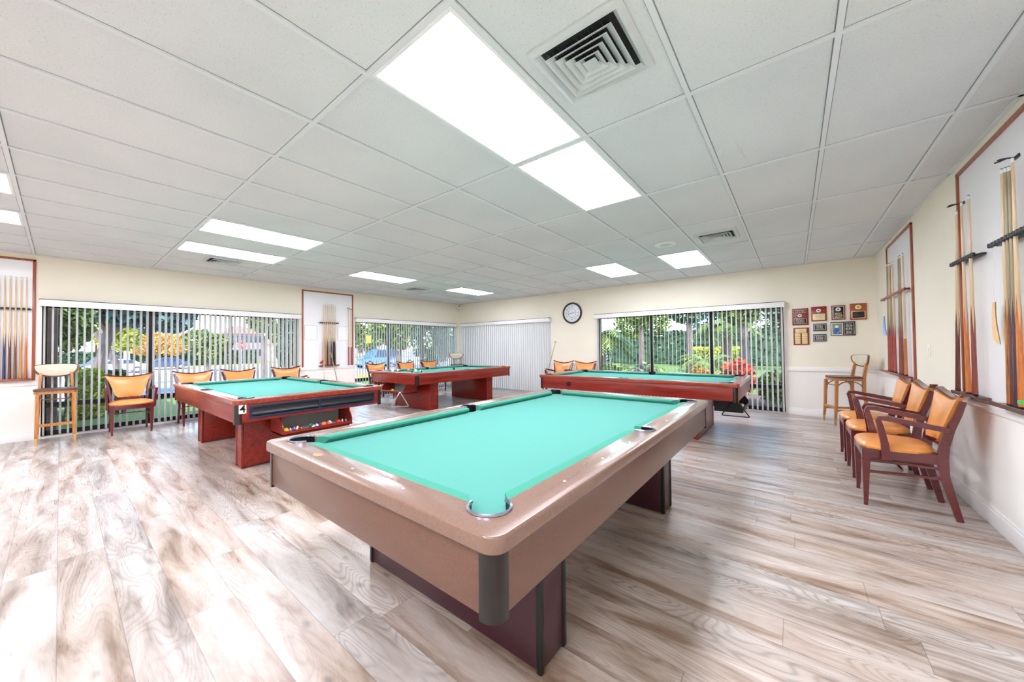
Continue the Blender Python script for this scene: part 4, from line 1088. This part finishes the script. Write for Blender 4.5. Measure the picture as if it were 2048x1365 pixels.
plaque(.263, .436, 1.465, 1.592, 'small black plaque with silver border, upper one of two alike', navy_p, [('plate_border', pl_edge, .06, .92, .12, .88), ('plate', pl_black, .11, .87, .17, .83), ('lines', txt_w, .18, .8, .2, .8, 4)])
plaque(.260, .430, 1.287, 1.412, 'small black plaque with silver border, lower one of two alike', navy_p, [('plate_border', pl_edge, .06, .92, .12, .88), ('plate', pl_black, .11, .87, .17, .83), ('lines', txt_w, .18, .8, .2, .8, 4)])
plaque(.486, .782, 1.380, 1.610, 'black double plaque with a photo of a person in a blue shirt', pl_black, [('plate_border', pl_edge, .54, .96, .08, .92), ('plate', pl_black, .56, .93, .11, .89), ('photo_print', paper, .03, .50, .05, .92), ('photo_background', leaf_grey, .06, .47, .09, .88), ('lines', txt_w, .59, .91, .14, .86, 7)])
P8 = [o for o in COL.objects if o.name.startswith('award_plaque')][-1]
mb = MB(); T = Matrix(((1, 0, 0, -.075), (0, 0, -1, -.0225), (0, 1, 0, 0), (0, 0, 0, 1)))
mb.prism([(-.030, -.085), (.042, -.085), (.035, -.02), (.018, .012), (-.018, .012), (-.034, -.02)], 0, .001, m=blue_paint, T=T)
mb.lathe([(.023, 0), (.023, .001), (.0001, .0015)], 18, (0, .035, .0), m=white_ferrule, T=T)
mb.strip([T @ Vector((.0, -.08, .0015)), T @ Vector((.05, -.03, .0015))], .005, .001, m=white_ferrule)
mb.build('portrait', None, P8)['label'] = 'small photo print of a person in a blue shirt and pale cap'
# security camera
root = empty('security_camera', (XL+.16, YF-.16, 2.56), 0, 'small white security camera high in the far left corner', 'security camera')
MB().box(-.012, .012, -.012, .012, .03, H-.004-2.56, .003).build('bracket', fixture_white, root)
b = bmesh.new(); bmesh.ops.create_uvsphere(b, u_segments=20, v_segments=14, radius=.060); MB().bm(b).build('housing', fixture_white, root)
dr = Vector((.72, -.69, -.1)).normalized(); T = dr.to_track_quat('Z', 'Y').to_matrix().to_4x4()
MB().lathe([(.020, .052), (.020, .064), (.0001, .066)], 18, T=T).build('lens', black_plastic, root)
# light switch
root = empty('light_switch', (XR, 5.395, 1.17), 0, 'white light switch plate on the right wall between the boards', 'light switch')
MB().box(-.006, 0, -.036, .036, -.058, .058, .002).build('plate', switch_white, root)
MB().box(-.011, -.005, -.016, .016, -.033, .033, .002).build('rocker', switch_white, root)

# ------------------------------------------------------------------ outdoors
def gz(x, y):
    d = max(-x-9.0, 0)
    return -.06-.95*min(1, max(0, (d-3)/36.0))
def ground(name, x0, x1, y0, y1, m, dz=0, nx_=24, ny_=24, label=None, cat=None):
    vs = []; fs = []
    for j in range(ny_+1):
        for i in range(nx_+1):
            x = x0+(x1-x0)*i/nx_; y = y0+(y1-y0)*j/ny_; vs.append((x, y, gz(x, y)+dz))
    for j in range(ny_):
        for i in range(nx_): q = j*(nx_+1)+i; fs.append((q, q+1, q+nx_+2, q+nx_+1))
    mb = MB().raw(vs, fs); o = mb.build(name, m); return o
tag(ground('lawn', -140, 40, 8.42, 150, grass_m, -.02), kind='structure')
tag(ground('lawn', -140, -8.62, -90, 8.42, grass_m, -.02), kind='structure')
tag(ground('parking_lot', -62, -14, -60, 60, asphalt, .012, 30, 30), kind='structure')
mb = MB()
def kerb(x0, x1, y0, y1, label):
    o = MB().box(x0, x1, y0, y1, gz(x0, y0)-.1, gz(x0, y0)+.16, .02).build('kerb', kerb_m); tag(o, label, 'kerb', 'yellow painted kerbs of the car park')
kerb(-62.6, -62, 2.0, 60, 'long yellow kerb beyond the car park'); kerb(-62.6, -62, -40, 1.5, 'yellow kerb beyond the car park behind the white car')
kerb(-16.5, -16.2, 9.0, 24, 'yellow kerb near the left window by the room corner')
tag(ground('planting_bed', -8, 3, 8.42, 11.5, mulch, .0, 6, 6), kind='structure')
o = ground('blue_stall_paint', -19.5, -17.2, 2.1, 3.9, blue_paint, .02, 6, 6); tag(o, 'blue painted parking stall near the left window', 'road marking')
def leaves(mb, c, rad, n, ls, rnd, shell=.55, droop=0):
    cx_, cy_, cz_ = c; vs = []; fs = []
    for i in range(n):
        u = rnd.uniform(-1, 1); a = rnd.uniform(0, 2*pi); q = sqrt(1-u*u); r = (shell+(1-shell)*rnd.random())
        p = Vector((cx_+rad[0]*r*q*cos(a), cy_+rad[1]*r*q*sin(a), cz_+rad[2]*r*u))
        nrm = Vector((rnd.gauss(0, 1), rnd.gauss(0, 1), rnd.gauss(0, 1)+.4)).normalized()
        t = nrm.orthogonal().normalized(); t.rotate(Quaternion(nrm, rnd.uniform(0, 6.28))); b2 = nrm.cross(t); s = ls*rnd.uniform(.6, 1.3)
        k = len(vs); vs += [p-t*s, p+b2*s*.5, p+t*s, p-b2*s*.5]; fs.append((k, k+1, k+2, k+3))
    mb.raw(vs, fs)
def raw_build(mb, name, m, parent):
    me = bpy.data.meshes.new(name); me.from_pydata(mb.v, [], mb.f); me.materials.append(m)
    o = bpy.data.objects.new(name, me); COL.objects.link(o); o.parent = parent; return o
tree_rnd = random.Random(5)
def tree(x, y, h, blobs, m, label, trunk_r=.18, bm_=bark, n=900, ls=.22, lean=(0, 0), group='trees outside the windows', name='tree', cat='tree', branches=True):
    root = empty(name, (x, y, gz(x, y)), 0, label, cat, group)
    th = min(bl[2]-bl[3][2]*.3 for bl in blobs) if blobs else h
    t = MB(); top = (lean[0], lean[1], th)
    t.tube([(0, 0, 0), (lean[0]*.4, lean[1]*.4, th*.5), top], [trunk_r, trunk_r*.8, trunk_r*.6], 10)
    if branches:
        for bl in blobs: t.tube([(lean[0]*.8, lean[1]*.8, th*.8), (bl[0]*.5+lean[0]*.5, bl[1]*.5+lean[1]*.5, (bl[2]+th)/2), (bl[0], bl[1], bl[2])], [trunk_r*.5, trunk_r*.32, trunk_r*.15], 7)
    t.build('trunk', bm_, root)
    c = MB()
    for bl in blobs: leaves(c, (bl[0], bl[1], bl[2]), bl[3], int(n/len(blobs)), ls, tree_rnd)
    raw_build(c, 'foliage', m, root)
    return root
def blob_set(h, r, k, seed):
    q = random.Random(seed); return [(q.uniform(-.5, .5)*r, q.uniform(-.5, .5)*r, h+q.uniform(-.3, .4)*r, (r*q.uniform(.5, .75), r*q.uniform(.5, .75), r*q.uniform(.4, .6))) for _ in range(k)]
def shrub(x, y, r, h, m, label, n=700, ls=.05, group='shrubs outside the windows'):
    root = empty('shrub', (x, y, gz(x, y)), 0, label, 'shrub', group)
    s = MB()
    for k in range(5):
        a = k*1.26; s.tube([(0, 0, 0), (r*.3*cos(a), r*.3*sin(a), h*.5), (r*.5*cos(a), r*.5*sin(a), h*.8)], [.02, .015, .006], 6)
    s.build('stem', bark, root)
    c = MB(); leaves(c, (0, 0, h*.52), (r, r, h*.48), n, ls, tree_rnd, .3); raw_build(c, 'foliage', m, root)
    return root
def hedge(x0, x1, y0, y1, h, m, label, n, ls=.05, z=None):
    cx_, cy_ = (x0+x1)/2, (y0+y1)/2; z = gz(cx_, cy_) if z is None else z
    root = empty('hedge', (cx_, cy_, z), 0, label, 'hedge', 'clipped hedges')
    c = MB(); a, b_ = (x1-x0)/2, (y1-y0)/2; vs = []; fs = []; rnd = tree_rnd
    for i in range(n):
        f = rnd.randrange(4); p = Vector((rnd.uniform(-a, a), rnd.uniform(-b_, b_), rnd.uniform(0, h)))
        if f == 0: p.x = a*rnd.uniform(.9, 1.03)
        elif f == 1: p.z = h*rnd.uniform(.92, 1.05)
        elif f == 2: p.y = b_*rnd.choice((-1, 1))*rnd.uniform(.95, 1.02)
        nrm = Vector((rnd.gauss(0, 1), rnd.gauss(0, 1), rnd.gauss(0, 1))).normalized(); t = nrm.orthogonal().normalized(); b2 = nrm.cross(t); s = ls*rnd.uniform(.6, 1.3)
        k = len(vs); vs += [p-t*s, p+b2*s*.6, p+t*s, p-b2*s*.6]; fs.append((k, k+1, k+2, k+3))
    c.raw(vs, fs); raw_build(c, 'foliage', m, root)
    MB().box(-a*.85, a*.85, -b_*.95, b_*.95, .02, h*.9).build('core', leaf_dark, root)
# near the long left window
mb = MB().box(-13.2, -9.1, -.30, -.03, -.1, 2.3).build('garden_wall', brownwall); tag(mb, 'dark brown exterior wall seen through the left end of the long window', 'wall')
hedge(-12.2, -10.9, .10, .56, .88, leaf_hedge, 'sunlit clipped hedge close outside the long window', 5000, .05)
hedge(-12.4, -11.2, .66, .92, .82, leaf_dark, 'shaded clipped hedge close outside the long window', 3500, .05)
tree(-15.5, .62, 6, [(0, -.5, 2.9, (1.2, .9, .8)), (0, .7, 2.8, (1.2, .8, .7)), (.3, 1.5, 2.55, (.8, .7, .55))], leaf_teal, 'dark tree with a thick leaning trunk outside the left window', .17, n=6500, ls=.12, lean=(0, .35))
tree(-13.2, -.42, 5, [(0, .55, 2.1, (.5, .42, .75)), (0, .2, 2.6, (.5, .4, .5))], leaf_green, 'yellow-green bushy tree left of the thick trunk', .08, n=3600, ls=.09)
tree(-24.0, 1.3, 4.5, [(0, 0, 2.9, (.9, .8, 1.1)), (0, .5, 2.2, (.7, .7, .6))], leaf_yellow, 'small bright yellow-green tree beyond the thick trunk', .08, n=1800, ls=.11)
tree(-56.2, 4.6, 7, [(0, -1.2, 5.0, (.9, 1.2, .8)), (0, 1.3, 4.8, (.9, 1.1, .8)), (0, .1, 5.9, (1.2, 1.6, .8))], leaf_dark, 'tree with pale forked branches beyond the white car', .3, bark_pale, n=2600, ls=.16)
tree(-63.8, 8.0, 5.5, [(0, -1.0, 3.3, (1.6, 2.2, 1.7)), (0, 1.4, 3.0, (1.6, 1.8, 1.5))], leaf_orange, 'orange-yellow autumn tree beyond the car park', .2, n=2400, ls=.24)
tree(-48, 9.9, 9, [(0, -.7, 3.3, (1.3, 1.5, 1.2)), (0, .9, 2.8, (1.2, 1.3, 1.2)), (0, .2, 1.9, (1.2, 1.4, .9))], leaf_green, 'round green tree in the middle of the car park view', .2, n=3800, ls=.22)
tree(-20.5, 1.7, 9, [(0, 0.3, 3.0, (.9, 1.0, .5)), (0, 1.2, 2.7, (.7, .8, .4))], leaf_teal, 'dark feathery branches high across the left window', .14, n=4200, ls=.13, lean=(0, -1.0))
tree(-21.0, 6.6, 7, [(0, -.1, 2.9, (.6, .7, .5)), (0, .5, 2.4, (.5, .4, .5))], leaf_green, 'tree at the right end of the long left window', .10, n=1500, ls=.13)
tree(-14.0, 5.12, 7, [(0, .15, 2.3, (.5, .4, .7)), (0, 0, 1.3, (.5, .3, .6))], leaf_dark, 'dark tree close to the right end of the long window', .22, n=3000, ls=.1)
tree(-34, 20.0, 8, [(0, 0, 3.0, (1.6, 1.8, 1.5)), (0, 1.6, 3.8, (1.4, 1.3, 1.0)), (0, -1.7, 3.9, (1.2, 1.3, .8))], leaf_green, 'leafy tree in the middle of the corner window on the left wall', .2, n=4200, ls=.17)
tree(-18, 12.6, 8, [(0, 0, 2.3, (1.0, 1.1, 1.0)), (0, 1.0, 2.9, (.9, 1.0, .8)), (0, -.9, 2.7, (.9, .9, .7))], leaf_green, 'tree seen through the middle mullion of the corner window', .22, n=3600, ls=.14)
tree(-14.5, 12.2, 7, [(0, 0, 1.8, (.8, 1.2, 1.5)), (0, 1.0, 2.2, (.8, .9, 1.4))], leaf_dark, 'dark dense tree at the corner end of the left wall window', .2, n=4200, ls=.11)
hedge(-67.5, -66.4, 4.6, 20, 2.0, leaf_dark, 'long dark hedge beyond the car park', 6000, .22)
hedge(-67.5, -66.4, -2.0, 3.9, 2.0, leaf_dark, 'dark hedge behind the white car', 2500, .22)
# buildings far off
def building(x, y0, y1, h, m, label, roof=tile_roof, nwin=4, depth=8, floors=2):
    root = empty('building', (x, (y0+y1)/2, gz(x, 0)), 0, label, 'building', 'houses beyond the car park')
    L_ = (y1-y0)/2
    MB().box(-depth, 0, -L_, L_, 0, h).build('wall', m, root)
    MB().raw([(-depth-.5, -L_-.5, h), (.5, -L_-.5, h), (.5, L_+.5, h), (-depth-.5, L_+.5, h), (-depth/2, -L_+2, h+1.7), (-depth/2, L_-2, h+1.7)],
             [(0, 1, 4), (1, 2, 5, 4), (2, 3, 5), (3, 0, 4, 5), (3, 2, 1, 0)]).build('roof', roof, root)
    for f in range(floors):
        for i in range(nwin):
            y = -L_+(i+.5)*2*L_/nwin; z = 1.0+f*h/floors
            MB().box(-.02, .06, y-.6, y+.6, z, z+1.3).build('window', dark_win, root)
building(-92, 4, 17, 4.6, stucco, 'low beige house with a clay roof beyond the orange tree')
building(-84, 20.2, 26.0, 5.4, stucco_p, 'mauve two-storey house right of the round green tree')
building(-90, -6, 3.2, 4.4, stucco, 'beige house behind the leaning tree')
building(-96, 52, 70, 5.2, stucco_p, 'mauve house seen through the corner window')
building(-74, 25.4, 31.0, 3.2, stucco, 'small pale house at the right of the long window', floors=1, nwin=2)
# cars
def car(x, y, rz, paint, label, suv=False):
    root = empty('car', (x, y, gz(x, y)+.012), rz, label, 'car', 'parked cars')
    L_, W_ = 2.3, .88
    # body profile (x forward), lofted with a narrower cabin
    low = [(-L_, .35), (-L_-.02, .55), (-L_+.05, .86), (-1.6, .95), (1.0, .93), (1.9, .84), (L_, .66), (L_+.02, .42), (L_-.1, .28), (-L_+.1, .28)]
    cab = [(-1.75 if not suv else -2.15, .93), (-1.2 if not suv else -1.95, 1.30 if not suv else 1.6), (-.6, 1.43 if not suv else 1.7), (.25, 1.42 if not suv else 1.68), (.6, 1.34 if not suv else 1.55), (1.25, .93)]
    def loft(poly, w0, w1fn):
        n = len(poly); vs = []
        for s in (-1, 1):
            vs += [(px, s*w1fn(pz), pz) for px, pz in poly]
        fs = [tuple(range(n-1, -1, -1)), tuple(range(n, 2*n))]+[(i, (i+1) % n, n+(i+1) % n, n+i) for i in range(n)]
        return vs, fs
    v, f = loft(low, W_, lambda z: W_-.10*max(0, (z-.6)/.4)); bd = MB().raw(v, f); bd.build('body', paint, root)
    zt = 1.43 if not suv else 1.7
    v, f = loft(cab, W_, lambda z: W_-.10-.18*(z-.93)/(zt-.93)); MB().raw(v, f).build('cabin', paint, root)
    gl = MB()
    for s in (-1, 1):
        for a_, b_ in ((-1.35 if not suv else -1.85, -.42), (-.34, .92)):
            y0_, y1_ = s*(W_-.092), s*(W_-.25)
            xr = .45 if b_ > 0 else b_
            xl = a_+(.25 if a_ < -1 else 0)
            gl.raw([(a_, y0_*1.005, .96), (b_, y0_*1.005, .96), (xr, y1_*1.02, zt-.09), (xl, y1_*1.02, zt-.09)], [(0, 1, 2, 3)])
    gl.build('side_window', dark_win, root)
    for sx in (-1.42, 1.42):
        for sy in (-1, 1):
            T = Matrix(((1, 0, 0, sx), (0, 0, -sy, sy*(W_+.0)), (0, 1, 0, .33), (0, 0, 0, 1)))
            wv = MB().lathe([(.20, -.01), (.33, -.01), (.34, .03), (.34, .19), (.30, .2)], 22, T=T).build('wheel', rubber, root)
            MB().lathe([(.21, -.016), (.18, -.014), (.10, -.006), (.0001, -.012)], 18, T=T).build('hubcap', chrome, wv)
p_white = mat('white_car_paint', (244, 244, 246), .2, coat=.8); p_blue = mat('blue_car_paint', (70, 110, 180), .2, coat=.8); p_dark = mat('slate_car_paint', (70, 80, 112), .2, coat=.8); p_silver = mat('silver_car_paint', (170, 180, 200), .2, .4, coat=.8)
car(-53, 3.6, -pi/2, p_white, 'white sedan parked outside the long left window')
car(-59.6, 3.0, -pi/2, p_dark, 'dark sedan behind the white sedan', True)
car(-58.5, 7.9, -pi/2, p_dark, 'slate car under the orange tree')
car(-57, -3.4, -pi/2, p_blue, 'blue car at the left beyond the thick trunk', True)
car(-30, 18.8, -pi/2, p_blue, 'light blue car seen through the corner window', True)
car(-28, 21.6, -pi/2, p_silver, 'silver-blue car nearest the corner, seen through the corner window')
car(-70, 10.5, -pi/2, p_silver, 'silver car beyond the kerb left of the green tree'); car(-70, 17.0, -pi/2, p_white, 'white car beyond the kerb right of the green tree')
# signs
sred = mat('sign_red', (206, 40, 44), .5); syel = mat('sign_yellow', (240, 190, 40), .5)
root = empty('stop_sign', (-40, 10.75, gz(-40, 10)), 0, 'red stop sign on a post right of the round green tree', 'road sign')
MB().tube([(0, 0, 0), (0, 0, 2.9)], .04, 8).build('post', steel_grey, root)
MB().prism([(.38*cos(pi/8+k*pi/4), .38*sin(pi/8+k*pi/4)) for k in range(8)], 0, .02, T=Matrix(((0, 0, 1, .05), (1, 0, 0, 0), (0, 1, 0, 2.45), (0, 0, 0, 1)))).build('plate', sred, root)
text_mesh('lettering', 'STOP', .26, white_ferrule, root, Matrix(((0, 0, 1, .073), (1, 0, 0, 0), (0, 1, 0, 2.45), (0, 0, 0, 1))), .002)
root = empty('crossing_sign', (-24, 14.2, gz(-24, 14)), 0, 'yellow road sign on a post seen through the corner window', 'road sign')
MB().tube([(0, 0, 0), (0, 0, 2.6)], .03, 8).build('post', steel_grey, root); MB().box(.04, .06, -.2, .2, 2.0, 2.55, .01).build('plate', syel, root)
# beyond the far wall window: planting
shrub(-3.1, 9.9, .38, .85, leaf_grey, 'pale sage shrub at the left of the far wall window', 1500, .06)
shrub(-4.2, 9.9, .5, .8, leaf_green, 'green shrub behind the left end of the far wall window', 1300, .06)
shrub(-1.75, 9.7, .30, .8, leaf_orange, 'orange croton outside the far wall window', 1200, .06)
shrub(-1.05, 10.2, .38, 1.0, leaf_red, 'red croton outside the right part of the far wall window', 1200, .06)
shrub(-.35, 9.6, .3, .75, leaf_green, 'green shrub outside the right part of the far wall window', 1200, .06)
shrub(-2.4, 9.7, .32, .6, leaf_green, 'low green shrub outside the middle of the far wall window', 1200, .06)
def palm(x, y, h, label, tr=.13, fr=14, fl=1.6, m=leaf_green):
    root = empty('palm_tree', (x, y, gz(x, y)), 0, label, 'palm tree', 'palms outside the far wall window')
    MB().tube([(0, 0, 0), (.03, 0, h*.5), (0, 0, h)], [tr*1.1, tr, tr*.9], 12).build('trunk', bark, root)
    c = MB(); rnd = tree_rnd
    for k in range(fr):
        a = 2*pi*k/fr+rnd.uniform(-.2, .2); e = rnd.uniform(.1, 1.0); d = Vector((cos(a), sin(a), 0)); prev = None
        for i in range(16):
            t = i/15; p = d*fl*t+Vector((0, 0, h+fl*(e*t-.95*t*t)))
            if prev is not None:
                tn = (p-prev).normalized(); sd_ = tn.cross(Vector((0, 0, 1))).normalized()
                for s in (-1, 1):
                    L2 = fl*.32*sin(pi*min(1, t*.9+.08)); tip = p+sd_*s*L2+tn*L2*.5+Vector((0, 0, -L2*.35)); c.raw([prev, p, tip], [(0, 1, 2)])
            prev = p
    raw_build(c, 'fronds', m, root)
palm(-3.9, 11.4, .5, 'low spreading palm left of the first mullion of the far wall window', .08, 22, 1.0)
palm(-2.0, 12.2, .8, 'fan of bright fronds between the mullions of the far wall window', .08, 24, .9, leaf_green)
palm(-6.2, 14.2, 1.7, 'tall palm at the left of the far wall window', .16, 20, 1.4)
palm(-1.9, 15.2, 2.0, 'tall palm beyond the middle of the far wall window', .17, 20, 1.2)
for i, (x, y, r, hz, lb) in enumerate([(-4.3, 13.4, .13, 2.4, 'dark trunk in the left pane of the far wall window'), (-2.9, 14.3, .14, 2.5, 'dark trunk beyond the first mullion of the far wall window'), (-1.15, 13.0, .15, 2.35, 'thick trunk in the right pane of the far wall window'), (.05, 12.0, .13, 2.3, 'trunk nearest the right end of the far wall window')]):
    tree(x, y, 6, [(-.1, 0, hz, (.62, .6, .45)), (.25, .1, hz+.45, (.6, .6, .4))], leaf_dark if i % 2 else leaf_green, lb, r, n=2600, ls=.07)
hedge(-4.1, -1.7, 19.4, 20.2, 1.12, leaf_yellow, 'bright sunlit hedge strip far behind the far wall window', 4500, .09, -.06)
hedge(-12, 2, 27, 28.5, 2.2, leaf_dark, 'dark hedge far behind the far wall window', 6000, .16, -.06)
for x, y, k, m_, lb in ((-11.5, 21.5, 41, leaf_green, 'leafy tree deep behind the closed blind'), (-7.4, 23, 43, leaf_green, 'leafy tree deep behind the left pane of the far wall window'), (-3.2, 24, 46, leaf_teal, 'bluish tree deep behind the middle of the far wall window'), (.4, 22, 44, leaf_dark, 'dark tree deep behind the right end of the far wall window'), (-15.5, 17, 45, leaf_dark, 'dark tree diagonal from the far left corner outside')):
    tree(x, y, 7, [(-.6, 0, 2.6, (1.1, 1.0, .9)), (.8, .2, 2.9, (1.0, 1.0, .9)), (.1, 0, 3.7, (1.3, 1.0, .7))], m_, lb, .18, n=2800, ls=.13)
